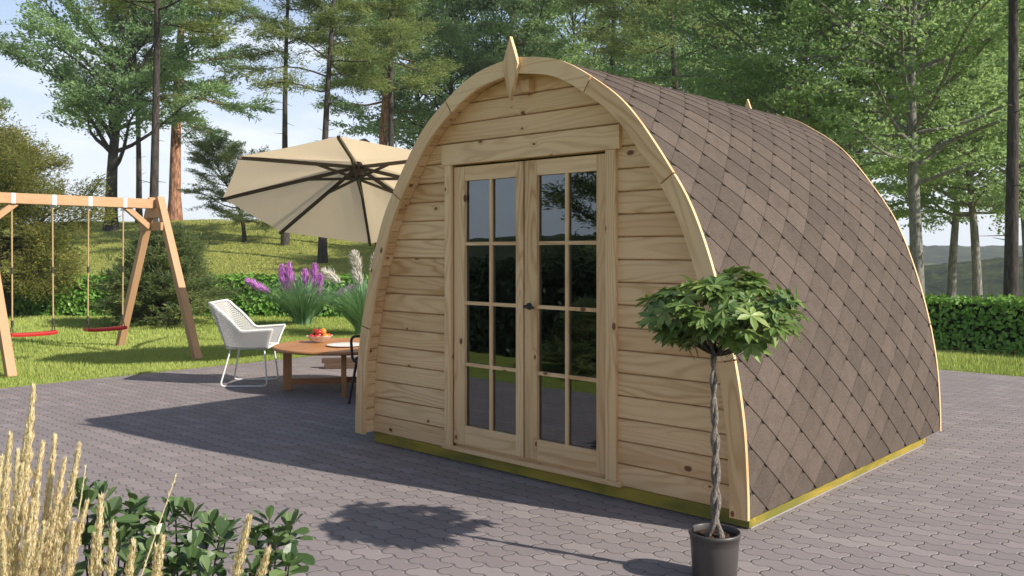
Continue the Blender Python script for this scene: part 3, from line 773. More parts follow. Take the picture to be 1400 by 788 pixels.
BROAD_A = tree_meshes(16, 11.5, 0.19, 0.33, 54, 4.3, lambda t: 0.3 + 0.85 * dome(t), lambda t: rd(10 + 50 * t), 14, 48, 0.130, 0.082, 0.17, 0.24, up=0.5, lmat=L_BROAD, bmat=BARK_GREY, bend=0.45, brr=0.42, droop=0.02)
BROAD_B = tree_meshes(17, 11.5, 0.17, 0.33, 54, 4.0, lambda t: 0.3 + 0.85 * dome(t), lambda t: rd(8 + 50 * t), 14, 48, 0.125, 0.080, 0.17, 0.22, up=0.5, lmat=L_BROAD, bmat=BARK_GREY, bend=0.5, brr=0.42, droop=0.02)
WOOD_A = tree_meshes(18, 12, 0.17, 0.20, 54, 4.0, lambda t: 0.3 + 0.85 * dome(t), lambda t: rd(12 + 50 * t), 13, 40, 0.16, 0.10, 0.22, 0.30, lmat=L_BROAD, bmat=BARK_DARK, bend=0.7, brr=0.45)
BUSHPINE = tree_meshes(19, 4.3, 0.19, 0.18, 46, 2.5, lambda t: 0.35 + 0.75 * dome(t), lambda t: rd(-2 + 60 * t), 15, 200, 0.105, 0.030, 0.12, 0.9, tz=0.5, lmat=L_OLIVE, bmat=BARK_DARK, bend=0.5, brr=0.45, up=0.4)
SMALLPINE = tree_meshes(20, 5.2, 0.14, 0.22, 34, 2.4, lambda t: 0.3 + 0.8 * dome(t), lambda t: rd(5 + 50 * t), 11, 110, 0.14, 0.036, 0.12, 0.4, lmat=L_SPRUCE, bmat=BARK_DARK, bend=0.8, brr=0.45)
SPRUCE = tree_meshes(21, 1.75, 0.06, 0.03, 84, 1.30, lambda t: (1 - 0.90 * t), lambda t: rd(14 + 42 * t), 14, 62, 0.105, 0.022, 0.040, 0.5, lmat=L_SPRUCE, bmat=BARK_DARK, bend=0.05, tw_len=0.34, up=0.7)

plant_tree('bush_pine', BUSHPINE, 8, 19.0, 'low bushy olive green pine with crooked limb behind the swing set', 'pine tree', rz=2.2, scale=0.76)
plant_tree('broadleaf_tree', DECID, 152, 40, 'open crowned dark green tree with many ascending limbs on the hill', 'tree', rz=0.4, scale=1.15)
plant_tree('pine_tree', PINE_B, 190, 44, 'slender dark trunked pine just right of the open crowned tree on the hill', 'pine tree', 'slender pines on the hill', rz=1.0)
plant_tree('pine_tree', PINE_A, 209, 25, 'tall straight bare grey trunked pine rising behind the swing frame top', 'pine tree', 'slender pines on the hill', rz=2.0, scale=1.0)
plant_tree('red_pine', RED_A, 239, 46, 'thick red barked pine on the hill crest right of the swing frame', 'pine tree', 'red barked pines', rz=0.0, scale=1.15)
plant_tree('small_pine', SMALLPINE, 334, 37, 'small dark spreading pine on the hill left of the parasol tip', 'pine tree', rz=0.7, scale=0.70)
plant_tree('pine_tree', PINE_A, 390, 36, 'slender pine with bare trunk rising above the left half of the parasol', 'pine tree', 'slender pines on the hill', rz=4.0, scale=1.03)
plant_tree('pine_tree', PINE_B, 441, 32, 'slender pine whose trunk drops straight behind the top of the parasol', 'pine tree', 'slender pines on the hill', rz=5.2)
plant_tree('red_pine', RED_B, 522, 48, 'red barked pine half hidden behind the parasol right side', 'pine tree', 'red barked pines', rz=1.3, scale=1.15)
plant_tree('pine_tree', PINE_B, 534, 35, 'slender dark pine crossing in front of the red trunk beside the roof edge', 'pine tree', 'slender pines on the hill', rz=0.2, scale=1.02)
WL = ['dark green woodland tree rising left of the front finial', 'dark green woodland tree directly behind the front finial', 'dark woodland tree behind the roof just right of the front finial',
      'dark woodland tree above the middle of the ridge', 'dark woodland tree behind the ridge near its rear finial', 'dark woodland tree rising behind the rear finial', 'dark woodland tree deep behind the left parasol edge']
for (u, D, rz, s), lb in zip([(628, 50, .3, 1.2), (705, 54, 1.9, 1.3), (778, 55, 3.1, 1.3), (862, 58, 4.4, 1.35), (935, 58, 5.5, 1.35), (1020, 60, .9, 1.4), (580, 62, 2.4, 1.35)], WL):
    plant_tree('woodland_tree', WOOD_A, u, D, lb, 'tree', 'dark woodland trees behind the pod', s, rz)
plant_tree('pine_tree', PINE_A, 836, 44, 'dark slim pine trunk behind the ridge, nearer the front finial', 'pine tree', 'slim pines behind the ridge', rz=3.3, scale=1.3)
plant_tree('pine_tree', PINE_B, 930, 41, 'tall straight near-black pine trunk rising above the middle of the ridge', 'pine tree', 'slim pines behind the ridge', rz=1.6, scale=1.35)
plant_tree('red_pine', RED_B, 690, 50, 'red barked pine deep in the wood above the front finial', 'pine tree', 'red barked pines', rz=2.5, scale=1.1)
plant_tree('red_pine', RED_A, 1103, 44, 'red barked pine top showing above the light broadleaf trees', 'pine tree', 'red barked pines', rz=3.9, scale=1.15)
BLB = [('light green broadleaf tree with forked grey trunk behind the rear roof edge', 1255, 22, BROAD_A, 0.2, 1.0), ('light green broadleaf tree filling the view above the rear finial', 1080, 25, BROAD_B, 1.4, 1.05),
       ('light green broadleaf tree with slim pale trunk behind the far hedge', 1337, 29, BROAD_B, 3.0, 1.0), ('large light green tree between rear finial and forked grey trunk', 1175, 26, BROAD_A, 4.1, 1.1),
       ('light green tree with dark leaning trunk at the hedge end', 1408, 29, BROAD_A, 5.0, 1.0), ('light green tree just past the hedge end at the picture edge', 1510, 36, BROAD_B, 0.8, 1.2),
       ('tall light green tree deep behind the hedge between pale and black trunks', 1300, 38, BROAD_A, 2.2, 1.15)]
for lb, u, D, me, rz, s in BLB:
    plant_tree('broadleaf_tree', me, u, D, lb, 'tree', 'light green broadleaf trees behind the far hedge', s, rz)
plant_tree('pine_tree', PINE_A, 1382, 15.5, 'black trunked slim pine standing close behind the far hedge', 'pine tree', 'slim pines behind the ridge', rz=0.5, scale=0.85)
plant_tree('red_pine', RED_A, -128, 21, 'pine with blue green boughs reaching in at the upper corner beyond the swing', 'pine tree', 'red barked pines', rz=1.2, scale=0.7)
# the tree and bush mirrored in the glass (they stand out of frame, across the terrace)
plant_tree('small_pine', SMALLPINE, 0, 0, 'dark spreading pine mirrored in the right door glass', 'pine tree', xy=(-6.3, -9.85), rz=2.0, scale=0.78)

# ------------------------------------------------------------------ hedges
def hedge(name, pts, w, h, n, leaf, label, seed, lm=None):
    r = np.random.default_rng(seed); pts = np.asarray(pts, float); L = np.concatenate([[0], np.cumsum(np.linalg.norm(np.diff(pts, axis=0), axis=1))])
    root = thing(name, label, 'hedge', (pts[0][0], pts[0][1], 0)); org = np.array([pts[0][0], pts[0][1], 0])
    s = r.uniform(0, L[-1], n); p = np.stack([np.interp(s, L, pts[:, 0]), np.interp(s, L, pts[:, 1])], 1)
    dd = np.gradient(pts, axis=0); dd = unit(dd); tx = np.stack([np.interp(s, L, dd[:, 0]), np.interp(s, L, dd[:, 1])], 1); tx = unit(tx); nx = np.stack([-tx[:, 1], tx[:, 0]], 1)
    face = r.choice(3, n, p=[0.38, 0.24, 0.38]); a = np.zeros(n); z = np.zeros(n); N = np.zeros((n, 3))
    rnd_ = np.abs(r.normal(0, 0.045, n))
    bumpy = 0.03 * vnoise(s * 3.1, s * 0)
    for k, sg in ((0, -1), (2, 1)):
        m = face == k; a[m] = sg * (w / 2 - rnd_[m] + bumpy[m]); z[m] = h * r.uniform(0.0, 1, m.sum()); N[m] = np.concatenate([nx[m] * sg, np.full((m.sum(), 1), 0.35)], 1)
    m = face == 1; a[m] = r.uniform(-w / 2, w / 2, m.sum()); z[m] = h - rnd_[m] * 0.8 + bumpy[m] + np.where(r.uniform(0, 1, m.sum()) < 0.06, 0.05, 0); N[m] = [0, 0, 1]
    c = np.concatenate([p + nx * a[:, None], z[:, None]], 1) - org
    N = N + r.normal(0, 0.45, (n, 3)); D = np.cross(N, r.normal(0, 1, (n, 3))) + [0, 0, -0.3]
    cl = 0.5 + 0.5 * vnoise(s * 4.0, z * 9)
    mb = MB(); mb.cards(OV, OVF, c, D, N, leaf * r.uniform(0.7, 1.3, n), leaf * 0.62 * r.uniform(0.8, 1.2, n), np.clip(0.35 * cl + 0.65 * r.uniform(0, 1, n), 0, 1))
    mb.build('leaves', lm or L_HEDGE, root)
    core = MB()
    for k in range(len(pts) - 1):                                    # twiggy core
        d = pts[k + 1] - pts[k]; ln = np.linalg.norm(d)
        core.box(np.array([*(pts[k] + pts[k + 1]) / 2, h * 0.47]) - org, (ln, w - 0.20, h * 0.86), 0, frame_from((d[0], d[1], 0)))
    core.build('twigs', HEDGECORE, root)
    return root
HEDGECORE = m_plain("hedge_twigs", (0.018, 0.030, 0.010), 1.0, 0.0, 0.0, 0.5, 20)
hl = [at(-120, 19.6), at(30, 19.5), at(200, 19.4), at(330, 19.3), at(480, 19.0), at(640, 18.6)]
hedge('hedge', hl, 0.75, 0.84, 26000, 0.105, 'clipped bright green hedge along the foot of the hill behind the swing', 31)
hedge('hedge', [(-4.5, 9.75), (0, 9.75), (6, 9.75), (12, 9.75)], 0.75, 0.73, 26000, 0.075, 'clipped deep green hedge behind the far corner of the pod', 32)
hedge('hedge', [(-13, -6.4), (-6, -5.2), (-1.0, -4.7)], 0.8, 1.25, 14000, 0.10, 'tall clipped hedge mirrored darkly in the door glass', 33, L_HEDGE_DARKENED)

plant_tree('spruce_bush', SPRUCE, 222, 16.6, 'low broad spruce bush on the lawn behind the swing frame leg', 'conifer', rz=0.3, scale=0.93)
plant_tree('spruce_bush', SPRUCE, 0, 0, 'small dark conifer bush mirrored low in the right door glass', 'conifer', xy=(-2.6, -4.0), rz=1.3, scale=0.42)

# ------------------------------------------------------------------ lawn grass
def grass(name, pts, hmin, hmax, seed, w=0.007):
    r = np.random.default_rng(seed); n = len(pts); mb = MB()
    az = r.uniform(0, 6.283, n); lean = r.uniform(0.05, 0.75, n)
    D = np.stack([np.cos(az) * lean, np.sin(az) * lean, np.ones(n)], 1); N = np.stack([np.cos(az + 1.57 + r.normal(0, .6, n)), np.sin(az + 1.57), np.zeros(n)], 1); N = np.cross(D, N)
    hh = r.uniform(hmin, hmax, n) * (0.75 + 0.35 * vnoise(pts[:, 0] * 2.3, pts[:, 1] * 2.3))
    c = np.stack([pts[:, 0], pts[:, 1], height(pts[:, 0], pts[:, 1])], 1)
    cl = 0.5 + 0.5 * vnoise(pts[:, 0] * 1.1 + 4, pts[:, 1] * 1.3)
    mb.cards(np.array([(0, -.5, 0), (0, .5, 0), (1, 0, 0.15)]), [[0, 1, 2]], c, D, N, hh, w * r.uniform(0.7, 1.5, n), np.clip(0.45 * cl + 0.55 * r.uniform(0, 1, n), 0, 1))
    return setting(mb.build(name, L_GRASS), 'stuff')
r = np.random.default_rng(40)
P1 = np.stack([r.uniform(-10.5, -6.31, 130000), r.uniform(-2.5, 7.5, 130000)], 1)
P2 = np.stack([-6.31 - r.exponential(0.12, 26000), r.uniform(-2.6, 7.0, 26000)], 1)
P3 = at(0, 1)[None] * 0 + np.array([CAM[:2] + d * FW + d * (u - 700) / FPX * RT for u, d in zip(r.uniform(-60, 640, 110000), r.uniform(11.5, 21, 110000))])
P3 = P3[(P3[:, 0] < -9.5)]
P4 = np.stack([r.uniform(-4, 4.5, 60000), 7.04 + r.uniform(0, 1, 60000) ** 1.3 * 2.4], 1)
grass('grass', np.concatenate([P1, P2]), 0.035, 0.085, 41, 0.009)
grass('grass', P3, 0.05, 0.11, 42, 0.018)
grass('grass', P4, 0.035, 0.085, 43, 0.009)
P5 = np.stack([r.normal(1.0, 0.55, 2600), 8.35 + r.normal(0, 0.12, 2600)], 1)
grass('grass', P5, 0.08, 0.17, 44, 0.010)
# taller meadow tufts on the hill
uu, dd_ = r.uniform(-80, 980, 90000), r.uniform(20.3, 47, 90000)
P6 = CAM[:2] + dd_[:, None] * FW + (dd_ * (uu - 700) / FPX)[:, None] * RT
def meadow():
    n = len(P6); mb = MB(); q = np.random.default_rng(45); D = np.stack([q.normal(0, .4, n), q.normal(0, .4, n), np.ones(n)], 1); N = np.tile(np.array([-FW[0], -FW[1], 0.2]), (n, 1)) + q.normal(0, .4, (n, 3))
    c = np.stack([P6[:, 0], P6[:, 1], height(P6[:, 0], P6[:, 1])], 1); cl = 0.5 + 0.5 * vnoise(P6[:, 0] * 0.5, P6[:, 1] * 0.6)
    mb.cards(np.array([(0, -.5, 0), (0, .5, 0), (1, 0, 0.15)]), [[0, 1, 2]], c, D, N, q.uniform(0.03, 0.085, n), q.uniform(0.03, 0.06, n), np.clip(.5 * cl + .5 * q.uniform(0, 1, n), 0, 1))
    o = mb.build('meadow_grass', L_MEADOW); return setting(o, 'stuff')
L_MEADOW = m_leaf("meadow_blades", (0.3, 0.34, 0.09), (0.4, 0.42, 0.12), (0.5, 0.5, 0.17), 0.3, 0.7, 0.1)
meadow()

# ------------------------------------------------------------------ swing set
SW = thing('swing_set', 'wooden swing frame with two angled legs at each end standing on the lawn', 'swing frame', (-8.44, 0.55, -0.03))
BX, BZ = 0.0, 2.09
mb = MB(); mb.box((BX, -0.10, BZ), (0.13, 2.42, 0.13), 1, rnd=0.3); mb.build('beam', LARCH, SW, 0.004)
for ye, s_ in ((1.11, 1), (-1.12, -1)):
    for sx in (1, -1):
        mb = MB(); a = np.array([sx * 0.10, ye, 2.17]); b_ = np.array([sx * 1.18, ye, 0.0]); bar(mb, a, b_, 0.10, 0.10, (0, 1, 0)); mb.build('leg', LARCH, SW, 0.004)
    mb = MB(); mb.box((0, ye - s_ * 0.072, 1.77), (0.66, 0.04, 0.11), 0); mb.build('crossbar', LARCH, SW, 0.003)
    mb = MB(); mb.prism([(-0.26, 1.90), (0.26, 1.90), (0.18, 2.03), (-0.18, 2.03)], ye - 0.055, ye + 0.056, 0.4); mb.build('gusset', LARCH, SW)
    mb = MB(); bar(mb, (0, ye - s_ * 0.10, 1.76), (0, ye - s_ * 0.42, 2.03), 0.075, 0.075, (1, 0, 0)); mb.build('brace', LARCH, SW, 0.003)
YH = [-0.19, 0.29, 0.74, 1.20]
for y in YH:
    yl = y - 0.55; mb = MB()
    mb.box((0.0665, yl, BZ), (0.003, 0.05, 0.136)); mb.box((-0.0665, yl, BZ), (0.003, 0.05, 0.136)); mb.box((0, yl, BZ + 0.0665), (0.136, 0.05, 0.003)); mb.box((0, yl, BZ - 0.0665), (0.136, 0.05, 0.003))
    t = np.linspace(0, 2 * math.pi, 17); mb.tube(np.stack([0.0 * t, yl + 0.022 * np.cos(t), BZ - 0.092 + 0.022 * np.sin(t)], 1), 0.006, 6, False)
    mb.build('hanger_bracket', STEEL, SW)
def swing(y0, y1, zs, lean, label):
    cy_ = (y0 + y1) / 2; o = thing('swing', label, 'swing', (-8.44, cy_, 0), 0, 'red seats hanging from the swing beam')
    hw = (y1 - y0) / 2; mb = MB(); q = np.linspace(-1, 1, 9); sec = []
    prof = [(-0.085, 0.014), (-0.07, -0.02), (0.07, -0.02), (0.085, 0.014), (0.075, 0.022), (-0.075, 0.022)]
    V = np.array([[lean + a, (hw + 0.03) * t, zs + b + 0.012 * abs(t) ** 4] for t in q for a, b in prof]); k = 6
    f = np.array([[i * k + j, i * k + (j + 1) % k, (i + 1) * k + (j + 1) % k, (i + 1) * k + j] for i in range(8) for j in range(k)])
    mb.add(V, f, None, .5); mb.add(V[:k], np.arange(k)[None]); mb.add(V[-k:], np.arange(k)[::-1][None]); mb.build('seat', REDPLASTIC, o, 0.004)
    for s_ in (-1, 1):
        yy = s_ * hw; top = np.array([0, yy, 1.955]); bot = np.array([lean, yy, zs + 0.16]); mid = top * 0.45 + bot * 0.55
        mb = MB(); mb.tube([top, mid, bot], 0.011, 6); rp = mb.build('rope', ROPE, o)
        mb = MB(); mb.tube([mid + [0, 0, .04], mid - [0, 0, .04]], 0.018, 8); mb.build('rope_clamp', ROPEDARK, rp); mb = MB(); mb.tube([bot + [0, 0, .03], bot - [0, 0, .035]], 0.017, 8)
        for e_ in (-0.06, 0.06): mb.tube([bot, (lean + e_, yy * 1.03, zs + 0.02)], 0.006, 5)
        mb.build('rope_clamp', ROPEDARK, rp)
        mb = MB(); mb.tube([(0, yy, 1.985), (0, yy, 1.94)], 0.009, 6); mb.build('shackle', STEEL, rp)
swing(YH[0], YH[1], 0.345, 0.02, 'red swing seat nearer the cropped leg of the swing frame')
swing(YH[2], YH[3], 0.345, -0.02, 'red swing seat beside the spruce bush')

# ------------------------------------------------------------------ parasol
hub = np.array([-5.1517, 2.6564, 2.502]); cen = np.array([-5.0331, 2.5456, 2.0555])
RIM = np.array([[-6.15, 1.40, 2.04], [-5.06, 0.99, 2.43], [-3.96, 1.50, 2.60], [-3.48, 2.62, 2.45], [-3.92, 3.69, 2.07], [-5.01, 4.10, 1.68], [-6.11, 3.60, 1.51], [-6.58, 2.48, 1.66]])
nU = np.array([-0.2496, 0.2330, 0.9399])
PB = np.array([-6.27, 3.86, 0.0])
UM = thing('parasol', 'tilted octagonal beige parasol with dark brown ribs over the round table', 'parasol', PB)
mb = MB(); O = PB
for k in range(8):
    a, b_ = RIM[k] - O, RIM[(k + 1) % 8] - O; h_ = hub - O; g_ = 8; V = []; idx = {}
    for i in range(g_ + 1):
        for j in range(i + 1):
            w = i / g_; t = j / i if i else 0; p = h_ + ((a + (b_ - a) * t) - h_) * w
            sag = -0.016 * math.sin(math.pi * w) - 0.006 * w * math.sin(math.pi * t)
            p = p + nU * sag * (math.sin(math.pi * t) if i else 0) + (cen - O - p) * (0.006 * w * math.sin(math.pi * t)); idx[(i, j)] = len(V); V.append(p)
    f3 = []
    for i in range(g_):
        for j in range(i + 1):
            f3.append([idx[(i, j)], idx[(i + 1, j)], idx[(i + 1, j + 1)]])
            if j < i: f3.append([idx[(i, j)], idx[(i + 1, j + 1)], idx[(i, j + 1)]])
    mb.add(V, f3, None, 0.5, False)
cn = mb.build('canopy', CANVAS, UM); sm = cn.modifiers.new('thickness', 'SOLIDIFY'); sm.thickness = 0.004
mb = MB(); hc = hub - O - nU * 0.06
mb.tube([hc + nU * 0.05, hc - nU * 0.02, hc - nU * 0.16, hc - nU * 0.19], [0.05, 0.075, 0.07, 0.03], 14); mb.build('hub', UMBFRAME, UM)
for k in range(8):
    tip = RIM[k] - O - nU * 0.016; root = hub - O - nU * 0.075; mb = MB(); bar(mb, root, tip + (tip - root) * 0.01, 0.032, 0.036, nU); rb_ = mb.build('rib', UMBFRAME, UM)
    mb = MB(); mid = root + (tip - root) * 0.36; bar(mb, hc - nU * 0.17, mid - nU * 0.01, 0.026, 0.026, nU); mb.build('strut', UMBFRAME, rb_)
mb = MB(); mb.tube([(0, 0, 0.06), (0, 0, 1.2), (0, 0, 2.62)], 0.042, 14); mb.build('pole', UMBFRAME, UM)
mb = MB(); hr = hub - O; top = np.array([0, 0, 2.45])
mb.tube([top, top + [0.10, -0.12, 0.36], hr + [-0.35, 0.38, 0.32], hr + [-0.05, 0.05, 0.24], hr + [0, 0, 0.02]], 0.036, 10); mb.build('arm', UMBFRAME, UM)
mb = MB(); mb.box((0, 0, 0.035), (0.9, 0.10, 0.06), 0); mb.box((0, 0, 0.036), (0.10, 0.9, 0.05), 1); mb.tube([(0, 0, .06), (0, 0, .3)], 0.06, 12); mb.build('base', UMBFRAME, UM)

# ------------------------------------------------------------------ round table and what stands on it
TC = np.array([-3.74, 1.40]); TZ = 0.445
TB = thing('round_table', 'low round teak garden table with crossed stretchers', 'table', (*TC, 0), 0.15)
mb = MB(); RR_ = 0.70; prof = [(0.0, TZ - 0.032), (RR_ - 0.012, TZ - 0.032), (RR_, TZ - 0.024), (RR_, TZ - 0.006), (RR_ - 0.006, TZ)]
mb.lathe(prof, seg=72)
kx = np.linspace(-RR_ + 0.006, RR_ - 0.006, 13)                        # slatted top: boards with fine gaps
for q in range(12):
    x0, x1 = kx[q] + 0.0015, kx[q + 1] - 0.0015; xs_ = np.linspace(x0, x1, 5); yy = np.sqrt(np.maximum((RR_ - 0.006) ** 2 - xs_ ** 2, 0)); rr_ = random.random()
    V = np.concatenate([np.stack([xs_, -yy, np.full(5, TZ + .001)], 1), np.stack([xs_, yy, np.full(5, TZ + .001)], 1)])
    f = np.array([[j, j + 1, j + 6, j + 5] for j in range(4)]); uvv = np.stack([V[:, 1] + rr_ * 9, V[:, 0]], 1); mb.add(V, f, uvv[f], rr_)
mb.build('tabletop', TEAK, TB)
for k in range(4):
    an = math.radians(-126 - 8.6 + 90 * k); c, s_ = math.cos(an), math.sin(an); R_ = rotm('Z', an)
    mb = MB(); mb.box((c * 0.555, s_ * 0.555, (TZ - 0.032) / 2), (0.085, 0.045, TZ - 0.032), 2, R_); mb.build('leg', TEAK, TB, 0.004)
for k in range(2):
    an = math.radians(-126 - 8.6 + 90 * k); mb = MB(); mb.box((0, 0, 0.085 + 0.0605 * k), (1.02, 0.045, 0.06), 0, rotm('Z', an)); mb.build('stretcher', TEAK, TB, 0.003)
bp = np.array([-4.10, 1.36]); bz_ = TZ + 0.001
bo = MB(); bo.lathe([(0.001, 0.004), (0.055, 0.0), (0.062, 0.006), (0.10, 0.03), (0.132, 0.068), (0.138, 0.072), (0.130, 0.070), (0.095, 0.036), (0.05, 0.014), (0.001, 0.012)], seg=40)
o = bo.build('fruit_bowl', CERAMIC); o.location = (*bp, bz_); tag(o, 'wide white ceramic bowl full of fruit on the round table', 'bowl')
fr_red = MB(); q = np.linspace(0, math.pi, 14)
fr_red.lathe([(max(0.0005, 0.036 * math.sin(t) * (1 + 0.10 * math.cos(t))), -0.032 * math.cos(t) - (0.010 * math.exp(-(t - math.pi) ** 2 * 6)) + (0.008 * math.exp(-t ** 2 * 8))) for t in q], seg=20); me_a = fr_red.mesh('apple', APPLE)
st = MB(); st.tube([(0, 0, 0.022), (0.003, 0, 0.045)], 0.0018, 5); me_st = st.mesh('stalk', BARK_DARK)
fo = MB(); fo.lathe([(max(0.0005, 0.036 * math.sin(t)), -0.035 * math.cos(t)) for t in q], seg=20); me_o = fo.mesh('orange', ORANGE)
FR = [(-.075, -.03, .060, 0), (-.02, -.08, .062, 0), (.05, -.065, .062, 0), (.085, .01, .062, 1), (.045, .075, .062, 0), (-.03, .075, .062, 1), (-.005, -.005, .048, 0), (-.035, -.02, .112, 0), (.03, -.03, .112, 0), (.01, .035, .112, 1)]
for fx, fy, fz, kd in FR:
    o = bpy.data.objects.new('orange' if kd else 'apple', me_o if kd else me_a); COL.objects.link(o); o.location = (bp[0] + fx, bp[1] + fy, bz_ + fz); o.rotation_euler = (random.uniform(-.5, .5), random.uniform(-.5, .5), random.uniform(0, 6))
    tag(o, 'round orange in the white fruit bowl' if kd else 'shiny red apple in the white fruit bowl', 'fruit', 'oranges in the bowl' if kd else 'apples in the bowl')
    if not kd:
        s2 = bpy.data.objects.new('stalk', me_st); COL.objects.link(s2); s2.parent = o
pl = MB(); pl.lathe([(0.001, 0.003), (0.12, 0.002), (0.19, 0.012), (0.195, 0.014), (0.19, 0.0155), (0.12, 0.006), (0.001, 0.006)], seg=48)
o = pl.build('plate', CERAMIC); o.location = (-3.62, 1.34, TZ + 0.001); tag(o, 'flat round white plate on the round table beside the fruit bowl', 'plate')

# ------------------------------------------------------------------ white wicker armchair
# local frame: x = seat direction (towards the table), y = its left side
CH = thing('wicker_armchair', 'white woven armchair with wire sled legs facing the round table', 'chair', (-4.72, 0.93, 0), math.atan2(0.70, 0.715))
def shell_pt(t, v):
    """t -1..1 around from right arm over the back to left arm, v 0..1 bottom to rim"""
    a = t * 2.15; bk = math.cos(a * 0.5)
    ex = 0.5 * (1 - math.cos(min(abs(a), math.pi)))                     # 0 at back, 1 at front
    front = max(0.0, abs(t) - 0.45) / 0.55
    x0 = -0.19 + 0.42 * front ** 1.0 if abs(t) > 0.45 else -0.19
    y0 = 0.22 * math.sin(min(abs(t) / 0.45, 1) * math.pi / 2) * (1 if t > 0 else -1)
    h = 0.30 * (1 - sstep(abs(t), 0.38, 0.66)) + 0.165 + 0.03 * front
    flare = 0.09 * v ** 1.3
    x = x0 - 0.17 * v * (1 - sstep(abs(t), 0.3, 0.6)) + flare * 0.7 * front; y = y0 * (1 + 0.32 * v)
    return np.array([x, y, 0.40 + h * v])
mb = MB(); nt, nv = 49, 13; V = np.array([shell_pt(t, v) for v in np.linspace(0, 1, nv) for t in np.linspace(-1, 1, nt)])
f = np.array([[i * nt + j, i * nt + j + 1, (i + 1) * nt + j + 1, (i + 1) * nt + j] for i in range(nv - 1) for j in range(nt - 1)])
uvv = np.array([(t * 0.85, v * 0.45) for v in np.linspace(0, 1, nv) for t in np.linspace(-1, 1, nt)]); mb.add(V, f, uvv[f], .5, True)
o = mb.build('backrest', WICKER, CH); sm = o.modifiers.new('thickness', 'SOLIDIFY'); sm.thickness = 0.012
mb = MB(); rim = V[-nt:]; front_l = [V[(nv - 1 - i) * nt] for i in range(nv)]; mb.tube(rim, 0.013, 8)
mb.tube(V[::nt][: nv], 0.011, 8); mb.tube(V[nt - 1::nt][: nv], 0.011, 8); mb.tube(V[:nt], 0.011, 8); mb.tube([V[0], V[nt - 1]], 0.011, 8); mb.build('rim', WHITEMETAL, CH)
mb = MB(); base = V[:nt]; c0_ = np.array([0.02, 0, 0.40]); ring = np.concatenate([base, [V[nt - 1] * [1, .5, 1], V[0] * [1, .5, 1]]]); kk = 6; Vs = []
for w in np.linspace(0, 1, kk): Vs += [c0_ + (p - c0_) * w - [0, 0, 0.018 * (1 - w ** 2)] for p in ring]
nn_ = len(ring); f = np.array([[i * nn_ + j, i * nn_ + (j + 1) % nn_, (i + 1) * nn_ + (j + 1) % nn_, (i + 1) * nn_ + j] for i in range(kk - 1) for j in range(nn_)])
Vs = np.array(Vs); mb.add(Vs, f, Vs[:, :2][f], .5, True); o = mb.build('seat', WICKER, CH); sm = o.modifiers.new('thickness', 'SOLIDIFY'); sm.thickness = 0.014
for sy in (-1, 1):
    def rnd_path(pts, r_=0.05):
        out = [np.array(pts[0], float)]
        for a, b_, c in zip(pts[:-2], pts[1:-1], pts[2:]):
            a, b_, c = map(lambda q: np.array(q, float), (a, b_, c)); d1 = (a - b_) / np.linalg.norm(a - b_); d2 = (c - b_) / np.linalg.norm(c - b_)
            for t in np.linspace(0, 1, 6): out.append((1 - t) ** 2 * (b_ + d1 * r_) + 2 * t * (1 - t) * b_ + t ** 2 * (b_ + d2 * r_))
        out.append(np.array(pts[-1], float)); return out
    mb = MB(); mb.tube(rnd_path([(-0.16, sy * 0.17, 0.395), (-0.25, sy * 0.25, 0.009), (0.23, sy * 0.25, 0.009), (0.19, sy * 0.20, 0.395)]), 0.009, 8); mb.build('sled_leg', WHITEMETAL, CH)
mb = MB(); mb.tube([(-0.16, -0.17, 0.392), (-0.16, 0.17, 0.392)], 0.008, 8); mb.tube([(0.19, -0.20, 0.392), (0.19, 0.20, 0.392)], 0.008, 8); mb.build('seat_frame', WHITEMETAL, CH)

# ------------------------------------------------------------------ black armchair, mostly hidden by the pod
BC = thing('metal_armchair', 'black tubular armchair with dark upholstery half hidden by the pod edge', 'chair', (-2.80, 1.22, 0), math.radians(200))
mb = MB(); mb.box((0, 0, 0.405), (0.46, 0.46, 0.05), 0); mb.build('seat', NAVY, BC, 0.02)
mb = MB(); mb.box((-0.235, 0, 0.60), (0.05, 0.44, 0.36), 2, rotm('Y', -0.18)); mb.build('backrest', BROWNFAB, BC, 0.03)
for sy in (-1, 1):
    mb = MB(); mb.tube(rnd_path([(-0.27, sy * 0.27, 0.64), (0.24, sy * 0.27, 0.62), (0.22, sy * 0.27, 0.385), (-0.22, sy * 0.25, 0.385)], 0.06), 0.013, 8); mb.build('armrest', BLACKMETAL, BC)
    for sx, dxx in ((0.20, 0.06), (-0.20, -0.08)):
        mb = MB(); mb.tube([(sx, sy * 0.235, 0.385), (sx + dxx, sy * 0.27, 0.0)], [0.014, 0.011], 8); mb.build('leg', BLACKMETAL, BC)
mb = MB(); mb.tube(rnd_path([(-0.2, -0.2, 0.40), (-0.29, -0.2, 0.80), (-0.29, 0.2, 0.80), (-0.2, 0.2, 0.40)], 0.06), 0.013, 8); mb.build('back_frame', BLACKMETAL, BC)

# dark timbers lying on the paving behind the table
a, b_ = np.array([-5.20, 2.16, 0.09]), np.array([-4.55, 3.05, 0.09]); d = (b_ - a) / np.linalg.norm(b_ - a)
mb = MB(); bar(mb, a, b_, 0.09, 0.055); o = mb.build('timber', BROWNWOOD, None, 0.004); tag(o, 'dark squared timber on top of the lower board behind the table', 'timber')
mb = MB(); bar(mb, a + d * 0.03 + [0.03, -0.02, -0.058], b_ + d * 0.1 + [0.03, -0.02, -0.058], 0.16, 0.06); o = mb.build('timber', BROWNWOOD, None, 0.004); tag(o, 'dark rough board flat on the paving under the squared timber', 'timber')

